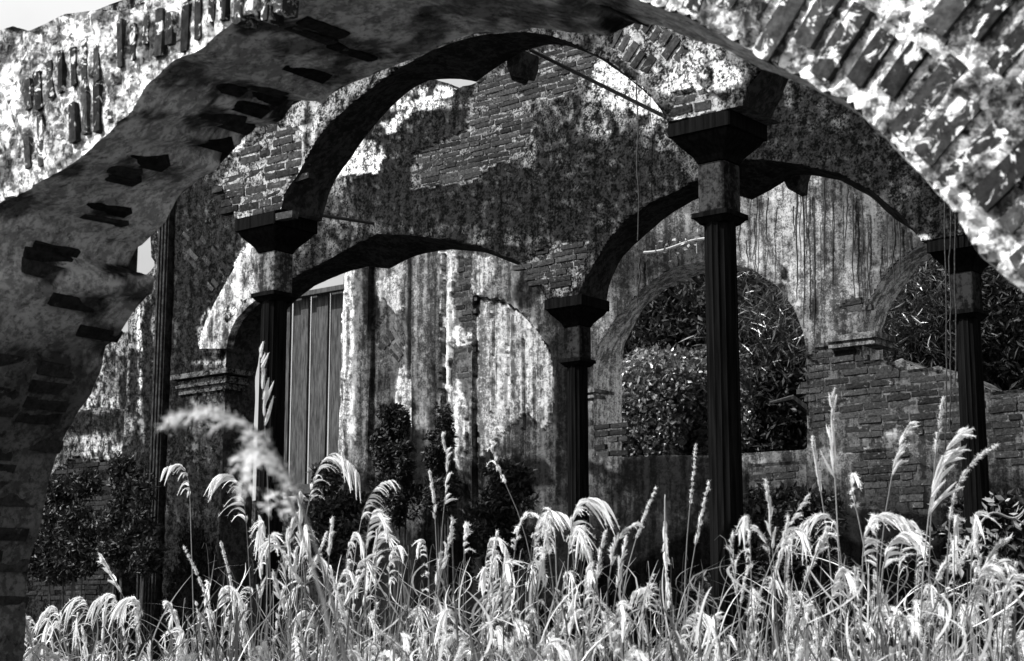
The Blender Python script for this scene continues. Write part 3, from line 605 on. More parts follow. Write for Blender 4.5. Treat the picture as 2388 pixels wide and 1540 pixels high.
loss3 = [[(880, 760), (905, 715), (925, 735), (945, 790), (945, 845), (925, 870), (905, 865), (885, 820)], [(1060, 600), (1100, 600), (1095, 700), (1105, 760), (1085, 780), (1060, 740), (1055, 680)], [(1053, 795), (1105, 790), (1098, 860), (1095, 1000), (1105, 1080), (1085, 1060), (1090, 960), (1070, 880), (1053, 860)],
         [(1382, 985), (1400, 965), (1425, 990), (1452, 970), (1452, 1062), (1382, 1062)], [(1885, 860), (1900, 815), (1990, 800), (2012, 830), (2060, 845), (2110, 860), (2190, 866), (2300, 915), (2400, 912), (2400, 1100), (2190, 1050), (2100, 990), (2000, 1060), (1885, 1040)],
         [(1740, 1085), (1880, 1075), (1880, 1180), (1740, 1200)], [(1985, 1060), (2090, 1040), (2180, 1100), (2180, 1200), (2000, 1180)], [(1990, 690), (2020, 700), (2000, 740), (1960, 720)]]
def ex3(u, v, X, Y):
    e = .07 * sst(806, 812, X) * (1 - sst(868, 874, X)) + .05 * sst(962, 966, X) * (1 - sst(1036, 1040, X))
    arc = inpoly(X, Y, [(1104, 1300), (1104, 692), (1171, 699), (1218, 730), (1253, 770), (1281, 817), (1289, 872), (1292, 1300)])
    crack = 0
    for cx_, y0, y1 in ((1038, 560, 1000), (1180, 720, 1060), (1216, 790, 1060), (1243, 860, 1000), (1146, 700, 980)):
        xx = X - cx_ - (fbm(Y / 60, Y * 0, int(cx_)) - .5) * 12; crack = crack - .025 * (np.abs(xx) < 3.2) * (Y > y0) * (Y < y1)
    return e - .06 * arc + crack + .018 * crispm(X, Y, crisp3)
bl3 = [(1108, 880, 9, 230, .03, .9), (1050, 840, 7, 200, .05, .8), (1120, 760, 8, 90, .05, .7), (985, 700, 24, 130, .5, .8), (1150, 900, 34, 160, .72, .9), (1015, 900, 14, 120, .06, .8), (822, 850, 22, 260, .95, .9), (850, 830, 24, 200, .30, .8), (872, 700, 16, 110, .05, .95), (900, 660, 34, 50, .45, .8), (925, 650, 30, 60, .5, .8), (957, 720, 8, 150, .02, 1), (955, 800, 10, 80, .03, .9), (1000, 760, 30, 220, .38, .7), (940, 900, 18, 110, .72, .95),
       (935, 1040, 52, 105, .012, 1), (1044, 1030, 24, 90, .012, 1), (980, 1090, 30, 90, .05, .9), (1190, 850, 90, 170, .62, .95), (1072, 950, 24, 150, .75, .95), (1075, 780, 30, 30, .85, .95), (1052, 680, 12, 110, .8, .9), (1240, 980, 60, 90, .28, .8), (1180, 640, 40, 60, .4, .8), (1190, 690, 60, 60, .35, .6), (1230, 680, 36, 50, .07, .8),
       (1180, 1110, 110, 60, .03, .95), (1130, 1050, 30, 60, .05, .8), (1325, 900, 60, 300, .06, .9), (830, 1080, 50, 40, .35, .6), (1140, 1120, 30, 16, .25, .8), (820, 1150, 60, 60, .05, .8),
       (1560, 600, 120, 60, .15, .8), (1470, 640, 60, 50, .14, .7), (1420, 700, 30, 40, .25, .7), (1850, 560, 150, 140, .60, .9), (1760, 520, 60, 60, .40, .8), (1950, 660, 60, 90, .5, .8), (1920, 760, 60, 40, .42, .8), (2000, 560, 100, 60, .28, .7), (1850, 520, 30, 90, .5, .7),
       (1415, 930, 40, 80, .5, .95), (1415, 900, 6, 18, .02, 1), (1415, 760, 30, 80, .45, .8), (1560, 1120, 200, 60, .02, .95), (1400, 1150, 40, 50, .25, .8), (1630, 1130, 200, 60, .03, .8), (2085, 955, 26, 22, .015, 1), (1990, 870, 12, 60, .5, .7), (2080, 900, 80, 40, .28, .6),
       (1940, 930, 60, 120, .20, .7), (2050, 1010, 90, 14, .5, .8), (1860, 1180, 60, 50, .25, .8), (2010, 1170, 80, 50, .3, .8), (2350, 930, 60, 10, .6, .8), (2340, 1060, 60, 60, .20, .7), (1960, 1290, 400, 130, .03, .9), (2330, 1200, 80, 90, .02, .9), (1830, 640, 10, 18, .05, .9), (1850, 900, 30, 30, .1, .5)]
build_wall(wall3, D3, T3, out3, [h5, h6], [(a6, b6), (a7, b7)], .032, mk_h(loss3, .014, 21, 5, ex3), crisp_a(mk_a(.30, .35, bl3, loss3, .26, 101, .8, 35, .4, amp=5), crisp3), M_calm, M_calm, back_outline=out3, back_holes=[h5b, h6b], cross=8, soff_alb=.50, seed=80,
           edges=[(sill5[i], sill5[i + 1]) for i in range(len(sill5) - 1)] + [(sill6r[i], sill6r[i + 1]) for i in range(len(sill6r) - 1)] + [(lft[i], lft[i + 1]) for i in range(len(lft) - 1)])
lay_radial(wall3, D3, (uv(980, 900, D3)[0], uv(980, 900, D3)[1]), .3, 3, [loss3[0]], L=.2, H=.055, joint=.02, drop=.05, front=-.008, thick=.06, a0=100, a1=240, amp=3, limit=30)
lay_courses(wall3, D3, [loss3[1], loss3[2], loss3[3]], L=.24, H=.055, joint=.02, limit=70, front=-.009, amp=4)
lay_courses(wall3, D3, [loss3[4]], L=.26, H=.055, joint=.015, limit=170, drop=.22, front=-.009, amp=4, jag=.008)
lay_courses(wall3, D3, [loss3[5], loss3[6], loss3[7]], L=.24, H=.055, joint=.015, limit=50, drop=.15, front=-.009, amp=4)
ac = Acc()
for dz, pr in ((0, .05), (-.06, .03)):
    c = uv(2036, 782, D3); V, F = boxVF(W(uv(1990, 782, D3)[0] + .0, 4.40 + dz, D3 + .15), WAX, (.22 + pr, .17 + pr, .03)); ac.add(V, F, .13)
    V, F = boxVF(W(uv(1383, 850, D3)[0] - .08, 4.15 + dz, D3 + .2), WAX, (.08 + pr, .2 + pr, .02)); ac.add(V, F, .12)
ac.build('impost_moulding', M_calm, wall3)

# boards closing the bay left of the third wall
bd = thing('board_partition', 'tall partition of grey upright boards left of the streaked plaster wall', 'partition', W(uv(730, 1000, D3)[0], 0, D3))
xs = [640, 664, 688, 707, 724, 752, 803]
for i in range(len(xs) - 1):
    u0, u1 = uv(xs[i], 850, D3)[0], uv(xs[i + 1], 850, D3)[0]; zt = uv(700, 682 + random.uniform(-5, 4), D3)[1]
    tl = random.uniform(-.006, .006); V, F = boxVF(W((u0 + u1) / 2, (3.3 + zt) / 2, D3 + .1 + (.04 if i % 2 else 0)), [A3 * math.cos(tl) + Z3 * math.sin(tl), B3, Z3 * math.cos(tl) - A3 * math.sin(tl)], ((u1 - u0) / 2 - .009, .02, (zt - 3.3) / 2)); mk('plank', V, F, M_wood, bd)
V, F = boxVF(W(uv(715, 690, D3)[0], uv(715, 684, D3)[1], D3 + .02), WAX, (.75, .05, .03)); mk('top_rail', V, F, M_wood, bd)
V, F = boxVF(W(uv(715, 1035, D3)[0], 3.30, D3 + .05), WAX, (.8, .08, .06)); mk('bottom_rail', V, F, M_iron, bd)
lw2 = thing('sill_wall', 'low plastered wall under the grey upright boards', 'wall', W(uv(730, 1000, D3)[0], 0, D3 + .1))
lo = np.array([(-17.2, -.2), (-14.55, -.2), (-14.55, 3.2), (-17.2, 3.2)]); P, F, al = face_grid(lo, [], .05, D3 + .0, mk_h([], seed=111), mk_a(.22, .6, [(770, 1140, 50, 60, .02, .9)], seed=113)); mk('plaster_face', P, F, M_pl, lw2, {'alb': al})
V, F, al = loft(np.r_[lo, lo[:1]], np.r_[lo, lo[:1]], D3, D3 + .4, 4, .1, 115, 0); mk('wall_edge', V, F, M_pl, lw2, {'alb': al})

# ================================================================== COLUMNS
def column(px, py, name_lab, blockalb=.03, seed=0, Dc=None):
    u = uv(px, py, Dc)[0]; base = W(u, 0, Dc); t = thing('column', name_lab, 'column', base, 'slender fluted columns of the arcades')
    c2 = lambda z: W(u, z, Dc)
    V, F = boxVF(c2(ZC - .045), WAX, (.205, .205, .045)); ac = Acc(); ac.add(V, F, .03)
    rings = [(ZC - .09, .19), (ZC - .12, .175), (ZC - .16, .14), (ZC - .20, .105), (ZC - .235, .09)]
    V = []
    for z, r in rings:
        for sx, sy in ((-1, -1), (1, -1), (1, 1), (-1, 1)): V.append(c2(z) + A3 * sx * r + B3 * sy * r)
    F = [[i * 4 + j, i * 4 + (j + 1) % 4, (i + 1) * 4 + (j + 1) % 4, (i + 1) * 4 + j] for i in range(4) for j in range(4)]; ac.add(V, F, .03)
    ac.build('capital', M_col, t)
    V, F = boxVF(c2((ZC - .235 + ZC - .52) / 2), WAX, (.0865, .0865, .1425)); mk('upper_block', V, F, M_block, t, {'alb': np.full(8, blockalb)})
    ac = Acc(); V, F = boxVF(c2(ZC - .535), WAX, (.118, .118, .015)); ac.add(V, F, .03)
    V = []
    for z, r in ((ZC - .55, .11), (ZC - .58, .085)):
        for sx, sy in ((-1, -1), (1, -1), (1, 1), (-1, 1)): V.append(c2(z) + A3 * sx * r + B3 * sy * r)
    ac.add(V, [[j, (j + 1) % 4, 4 + (j + 1) % 4, 4 + j] for j in range(4)], .03); ac.build('necking', M_col, t)
    k = 96; a = np.arange(k) * 2 * np.pi / k; zs = [.28, 1, 2, 3, ZC - .6, ZC - .56]; V = []
    for i, z in enumerate(zs):
        r = (.096 - .002 * z) * (1 - .07 * np.abs(np.sin(a * 8)) ** .6 * (0 if i in (5,) else 1)); V.append(c2(z)[None] + r[:, None] * (np.cos(a)[:, None] * A3 + np.sin(a)[:, None] * B3))
    F = [[i * k + j, i * k + (j + 1) % k, (i + 1) * k + (j + 1) % k, (i + 1) * k + j] for i in range(len(zs) - 1) for j in range(k)]; mk('shaft', np.concatenate(V), F, M_col, t)
    ac = Acc(); V, F = boxVF(c2(.08), WAX, (.18, .18, .09)); ac.add(V, F, .03); V, F = boxVF(c2(.22), WAX, (.13, .13, .06)); ac.add(V, F, .03); ac.build('base', M_col, t)
    for ch in t.children:
        if ch.name.split('.')[0] != 'shaft': bv = ch.modifiers.new('bevel', 'BEVEL'); bv.width = .012; bv.segments = 2; bv.limit_method = 'ANGLE'
    return t
Dc1, Dc2 = D1 + T1 / 2, D2 + T2 / 2
column(642, 620, 'black fluted column on the left with a pale plaster block below its capital', .11, 1, Dc1)
column(1677, 440, 'nearest and tallest black fluted column, right of centre in front of the leafy arch', .025, 2, Dc1)
column(1346, 760, 'smallest black fluted column in the middle, left of the leafy arch', .015, 3, Dc2)
column(2252, 640, 'black fluted column at the right before the broken low wall', .015, 4, Dc2)

# iron tie rods
rod = thing('tie_rod', 'straight iron tie rod slanting down from the first arch crown to the tall column', 'rod', W(-6, 4.5, D1 + .3))
V, F = tube(np.stack([at(1237, 116, 10.4), at(1562, 277, 9.25)]), .012); mk('bar', V, F, M_iron, rod)
rod2 = thing('tie_rod', 'short dark iron rod jutting right from the left column capital', 'rod', W(-8, 4.3, D1 + .3))
V, F = tube(np.stack([at(740, 500, 11.2), at(870, 520, 11.9)]), .012); mk('bar', V, F, M_iron, rod2)

# ================================================================== hanging roots and climbers
vine = thing('hanging_roots', 'thin dark aerial roots trailing down the pale plaster between the two leafy arches', 'roots', W(uv(1850, 500, D3)[0], 5, D3))
vs = [(1768, 470, 780), (1790, 460, 640), (1741, 560, 640), (1860, 430, 700), (1866, 430, 720), (1872, 430, 760), (1880, 440, 640), (1921, 420, 640), (1943, 450, 600), (1975, 440, 560), (1990, 450, 700), (1750, 440, 600), (2025, 540, 700), (2070, 500, 640), (2085, 510, 660), (2098, 510, 640), (1900, 500, 900), (2012, 480, 690), (1850, 480, 560), (1726, 470, 600), (1490, 600, 720), (1700, 1000, 1040), (1560, 560, 615)]
for i, (x, y0, y1) in enumerate(vs):
    k = 14; t = np.linspace(0, 1, k); X = x + (fbm(t * 3, t * 0, i + 200) - .5) * 12 + t * random.uniform(-4, 4); Y = y0 + (y1 - y0) * t
    r = ray(X, Y); P = r * ((D3 - .05 - random.uniform(0, .08)) / (r[:, :2] @ B))[:, None]; P[:, 2] += EYE
    V, F = tube(P, np.linspace(.011, .005, k) * random.uniform(.4, 1.2), 5); mk('root', V, F, M_vine, vine)
for i, (x, y0, y1) in enumerate([(1487, 60, 560), (2290 - 75, 420, 1000), (2205, 440, 1150), (2228, 430, 900)]):
    k = 20; t = np.linspace(0, 1, k); X = x + (fbm(t * 6, t * 0, i + 300) - .5) * 10; Y = y0 + (y1 - y0) * t; Dd = D2 - .08 if i else D2 - .1
    r = ray(X, Y); P = r * (Dd / (r[:, :2] @ B))[:, None]; P[:, 2] += EYE
    tt = thing('hanging_root', ['long straight root hanging in front of the second arcade wall', 'thin root hanging at the left flank of the right column', 'thin root beside the right column, reaching lowest', 'thin root hanging down the face of the right column'][i], 'root', P[0])
    V, F = tube(P, .006, 5); mk('strand', V, F, M_vine, tt)

def leafquads(C, size, asp=.4, seed=0, dirs=None, fold=True):
    """one folded leaf per centre: 4 verts, 2 triangles"""
    r = np.random.default_rng(seed); n = len(C); d = r.normal(size=(n, 3)) if dirs is None else dirs + r.normal(size=(n, 3)) * .25
    d /= np.linalg.norm(d, axis=1)[:, None]; w = np.cross(d, r.normal(size=(n, 3))); w /= np.linalg.norm(w, axis=1)[:, None]
    s = (size * r.uniform(.6, 1.4, n))[:, None]; nn = np.cross(d, w)
    V = np.stack([C, C + d * s * .45 + w * s * asp / 2 + nn * s * .06, C + d * s, C + d * s * .45 - w * s * asp / 2 + nn * s * .06], 1).reshape(-1, 3)
    b = np.arange(n)[:, None] * 4; F = np.r_[b + [0, 1, 2], b + [0, 2, 3]]; return V, F, np.repeat(r.random(n), 4)
tw = thing('climbing_twig', 'pale leafy twig springing from the wall left of the tall column', 'twig', at(1505, 587, 17.5))
k = 12; t = np.linspace(0, 1, k); P = at(1502 + 150 * t, 588 - 32 * t + np.sin(t * 6) * 4, np.full(k, 16.9) - t * .8); ac = Acc(); V, F = tube(P, .014, 5); ac.add(V, F, .9)
for bx, by in ((1530, 572), (1625, 590), (1600, 560)):
    j = np.abs(px_of(P)[0] - bx).argmin(); e = at(bx, by, 16.3); V, F = tube(np.stack([P[j], (P[j] + e) / 2 + (.0, 0, .03), e]), .006, 4); ac.add(V, F, .9)
ac.build('stem', M_leafb, tw); C = P[rng.integers(4, 10, 22)] + rng.normal(size=(22, 3)) * .05; V, F, al = leafquads(C, .06, .55, 3); mk('leaf_spray', V, F, M_leafb, tw, {'alb': al})['kind'] = 'stuff'

def U(px, D): return float(uv(px, 800, D)[0])
# ================================================================== trees behind
def blobpts(n, c, r, seed):
    g = np.random.default_rng(seed); d = g.normal(size=(n, 3)); d /= np.linalg.norm(d, axis=1)[:, None]
    rad = g.uniform(.45, 1, n) ** .5; P = d * rad[:, None] * np.array(r)
    nz = fbm(P[:, 0] * 1.5 + 9, P[:, 2] * 1.5 + P[:, 1], seed, 4); P *= (.6 + .7 * nz)[:, None]; return P @ WAX + c
def tree(name, lab, cat, px, D0_, zc, r, n, leaf, asp, seed, mat=M_leaf, grp=None, down=False):
    D = D0_ + 1.7; u = U(px, D); zc = 1.6 + (zc - 1.6) * D / D0_
    base = W(u, 0, D); t = thing(name, lab, cat, base, grp)
    k = 9; s = np.linspace(0, 1, k); P = np.stack([base + A3 * (math.sin(q * 3 + seed) * .2 - math.sin(seed) * .2) + Z3 * (q * (zc + r[2] * .3)) for q in s]); V, F = tube(P, np.linspace(.16, .04, k), 7); ac = Acc(); ac.add(V, F)
    g = np.random.default_rng(seed)
    for j in range(7):
        p0 = P[g.integers(3, k - 1)]; e = p0 + np.array([g.normal() * r[0] * .5, g.normal() * r[1] * .5, g.uniform(.2, 1) * r[2] * .5]); V, F = tube(np.stack([p0, (p0 + e) / 2 + (0, 0, .15), e]), [.06, .04, .015], 5); ac.add(V, F)
    ac.build('trunk', M_bark, t)
    ac = Acc(); cc = W(u, zc, D); per = n // 9
    for j in range(9):
        off = (g.uniform(-1, 1, 3) * np.array(r) * .6) @ WAX; C = blobpts(per, cc + off, np.array(r) * .6, seed * 31 + j)
        dirs = None
        if down: dirs = np.stack([g.normal(size=per) * .6, g.normal(size=per) * .6, np.full(per, -.5)], -1)
        V, F, al = leafquads(C, leaf, asp, seed + j, dirs); ac.add(V, F, al)
    ac.build('crown', mat, t); return t
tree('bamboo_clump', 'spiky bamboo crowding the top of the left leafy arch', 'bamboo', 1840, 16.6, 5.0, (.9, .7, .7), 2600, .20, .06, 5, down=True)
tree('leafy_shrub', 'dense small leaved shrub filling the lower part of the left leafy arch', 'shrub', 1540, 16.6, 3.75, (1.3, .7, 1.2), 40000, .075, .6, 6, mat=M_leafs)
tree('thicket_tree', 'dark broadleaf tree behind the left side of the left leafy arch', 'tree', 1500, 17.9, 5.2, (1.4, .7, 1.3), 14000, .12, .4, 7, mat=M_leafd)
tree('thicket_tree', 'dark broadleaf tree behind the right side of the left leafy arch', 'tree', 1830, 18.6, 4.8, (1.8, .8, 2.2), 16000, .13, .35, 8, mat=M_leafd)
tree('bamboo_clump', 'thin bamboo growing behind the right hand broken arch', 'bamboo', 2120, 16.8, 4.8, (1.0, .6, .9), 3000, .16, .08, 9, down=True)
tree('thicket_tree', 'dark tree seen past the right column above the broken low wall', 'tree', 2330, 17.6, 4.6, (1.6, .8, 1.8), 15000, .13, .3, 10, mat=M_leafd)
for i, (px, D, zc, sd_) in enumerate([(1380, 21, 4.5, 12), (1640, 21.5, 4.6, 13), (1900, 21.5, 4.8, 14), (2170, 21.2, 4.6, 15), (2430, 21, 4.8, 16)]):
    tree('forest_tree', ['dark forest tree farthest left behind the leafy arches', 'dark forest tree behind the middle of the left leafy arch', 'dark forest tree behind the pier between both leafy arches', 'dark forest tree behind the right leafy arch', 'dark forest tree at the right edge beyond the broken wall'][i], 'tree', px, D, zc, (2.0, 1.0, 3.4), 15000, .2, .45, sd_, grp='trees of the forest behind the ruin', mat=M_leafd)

def bush(lab, px, y0, y1, D, rx, n, leaf, seed, asp=.45):
    u = U(px, D); zt, zb = uv(px, y0, D)[1], max(0., uv(px, y1, D)[1]); t = thing('dark_bush', lab, 'bush', W(u, 0, D), None); g = np.random.default_rng(seed)
    ac = Acc(); sa_ = Acc()
    for j in range(6):
        e = W(u + g.uniform(-.7, .7) * rx, g.uniform(zb + .3 * (zt - zb), zt), D - .05); b = W(u + g.uniform(-.3, .3) * rx, 0, D); V, F = tube(np.stack([b, (b + e) / 2 + A3 * g.normal() * .1, e]), [.02, .014, .005], 5); sa_.add(V, F)
    sa_.build('branches', M_bark, t)
    for j in range(36):
        q = g.random() ** 1.2; c = W(u + g.uniform(-.95, .95) * rx * (1 - .6 * q), zb + q * (zt - zb), D - g.uniform(0, .15)); C = blobpts(n // 36, c, (rx * g.uniform(.15, .5), .12, (zt - zb) * g.uniform(.04, .16)), seed * 17 + j); V, F, al = leafquads(C, leaf, asp, seed + j); ac.add(V, F, al)
    ac.build('crown', M_leafd, t)
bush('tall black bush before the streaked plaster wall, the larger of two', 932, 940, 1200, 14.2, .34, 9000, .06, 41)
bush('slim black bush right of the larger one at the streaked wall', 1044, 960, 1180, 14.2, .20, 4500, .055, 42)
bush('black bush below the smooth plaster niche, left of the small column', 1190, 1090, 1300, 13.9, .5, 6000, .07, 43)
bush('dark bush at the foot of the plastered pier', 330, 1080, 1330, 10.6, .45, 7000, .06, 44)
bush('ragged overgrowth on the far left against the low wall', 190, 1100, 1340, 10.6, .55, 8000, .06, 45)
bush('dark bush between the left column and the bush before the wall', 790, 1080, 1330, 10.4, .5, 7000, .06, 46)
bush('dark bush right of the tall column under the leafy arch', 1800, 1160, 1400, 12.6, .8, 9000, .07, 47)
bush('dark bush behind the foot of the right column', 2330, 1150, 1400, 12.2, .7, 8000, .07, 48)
# ================================================================== GRASS
hair_r = np.random.default_rng(5)
def ribbon(P, w, side):
    P = np.asarray(P); n = len(P); side = side / (np.linalg.norm(side) + 1e-9); V = np.empty((2 * n, 3)); V[0::2] = P - side * w[:, None] / 2; V[1::2] = P + side * w[:, None] / 2
    i = np.arange(n - 1)[:, None] * 2; return V, np.r_[i + [0, 1, 3], i + [0, 3, 2]]
def far(px, d): return 1.06 * (d + .65) / (.779 + .627 * (px - 1194) / 3870) if d > 3.5 else d
def rd(): return hair_r.uniform(3.8, 4.05) if hair_r.random() < .2 else hair_r.uniform(5.2, 6.9)     # the sunlit strips of the courtyard
XR = np.array([1., 0, 0]); YR = np.array([0, 1., 0])
def quad3(p0, p1, p2, t):                      # curve through three points
    t = t[:, None]; return p0 * (1 - t) * (1 - 2 * t) + p1 * 4 * t * (1 - t) + p2 * t * (2 * t - 1)
def plume(neck, apex, tip, d, L=70, nf=22, side=0, droop=.6, wid=.011, root=None, acc_p=None, acc_s=None, spread=.7, seed=None):
    """neck / apex / tip: picture positions of the seed head at depth d; fingers hang or rise from the rachis"""
    g = hair_r; d0_ = d; d = far(neck[0], d); wid = wid * d / d0_; k = d / FPX; p0, p1, p2 = at(neck[0], neck[1], d), at(apex[0], apex[1], d - .03), at(tip[0], tip[1], d - .08)
    t = np.linspace(0, 1, 12); R = quad3(p0, p1, p2, t)
    if root is None: root = neck[0] + (neck[0] - apex[0]) * .35 + g.uniform(-25, 25)
    gr = at(root, 1460, d); gr[2] = 0; s = np.linspace(0, 1, 14)[:, None]; tan = R[1] - R[0]; tan /= np.linalg.norm(tan)
    Lh = np.linalg.norm(p0 - gr); stem = (1 - s) ** 3 * gr + 3 * (1 - s) ** 2 * s * (gr + Z3 * Lh * .35) + 3 * (1 - s) * s ** 2 * (p0 - tan * Lh * .3) + s ** 3 * p0
    V, F = tube(np.r_[stem, R[2:]], np.r_[np.linspace(.0042, .0028, 14), np.linspace(.0026, .001, 10)], 5); acc_s.add(V, F, g.random())
    nf = int(nf * .75)
    for i in range(nf):
        tt = (i + g.random()) / nf; j = min(10, int(tt * 11)); fr = tt * 11 - j; p = R[j] * (1 - fr) + R[j + 1] * fr; tg = R[j + 1] - R[j]; tg /= np.linalg.norm(tg) + 1e-9
        sd_ = side if side else (1 if g.random() < .5 else -1)
        nrm = np.array([tg[2], 0, -tg[0]]) * sd_
        dr = tg * g.uniform(.5, 1.3) + nrm * g.uniform(-.15, 1) * spread + YR * g.normal() * .35 * spread; dr /= np.linalg.norm(dr)
        l = L * k * (1 - .55 * tt) * g.uniform(.6, 1.15); q = np.linspace(0, 1, 7)[:, None]
        C = p + dr * l * q + np.array([0, 0, -1]) * l * droop * q ** 2
        w = wid * 1.0 * g.uniform(.6, 1.15) * np.array([.5, 1, 1.1, 1, .85, .6, .12]); a = g.random()
        V, F = ribbon(C, w, np.array([dr[2], 0, -dr[0]]) + YR * .2); acc_p.add(V, F, a)
        V, F = ribbon(C, w * .9, YR + XR * .3); acc_p.add(V, F, a)
        m = 32; ti = g.uniform(.05, .98, m); Ci = np.stack([np.interp(ti, q[:, 0], C[:, c]) for c in range(3)], -1)
        hd = dr * .6 + g.normal(size=(m, 3)) * .6; hd[:, 2] -= .2; hd /= np.linalg.norm(hd, axis=1)[:, None]; hl = g.uniform(.008, .022, m)[:, None]
        ws = np.cross(hd, YR); ws /= np.linalg.norm(ws, axis=1)[:, None] + 1e-9
        V = np.stack([Ci - ws * .0009, Ci + ws * .0009, Ci + hd * hl], 1).reshape(-1, 3); acc_p.add(V, np.arange(3 * m).reshape(m, 3), a)
def blade(x, y, d, lean, acc, seed=None, w=.010, rootx=None):
    aa = hair_r.random() * (.25 + .75 * sst(1380, 1500, y))
    g = hair_r; w = w * far(x, d) / d; d = far(x, d); tip = at(x + lean, y + g.uniform(10, 120), d + g.uniform(-.2, .2)); top = at(x + lean * .45, y, d); r0 = at(x, 1460, d); r0[2] = 0
    t = np.linspace(0, 1, 12)[:, None]; C = (1 - t) ** 3 * r0 + 3 * (1 - t) ** 2 * t * (r0 * .3 + top * .7) + 3 * (1 - t) * t ** 2 * (top + Z3 * .12) + t ** 3 * tip
    ww = w * np.linspace(1, 0.05, 12) ** .5; V, F = ribbon(C, ww, XR * g.uniform(.4, 1) + YR * g.normal() * .6); acc.add(V, F, aa)

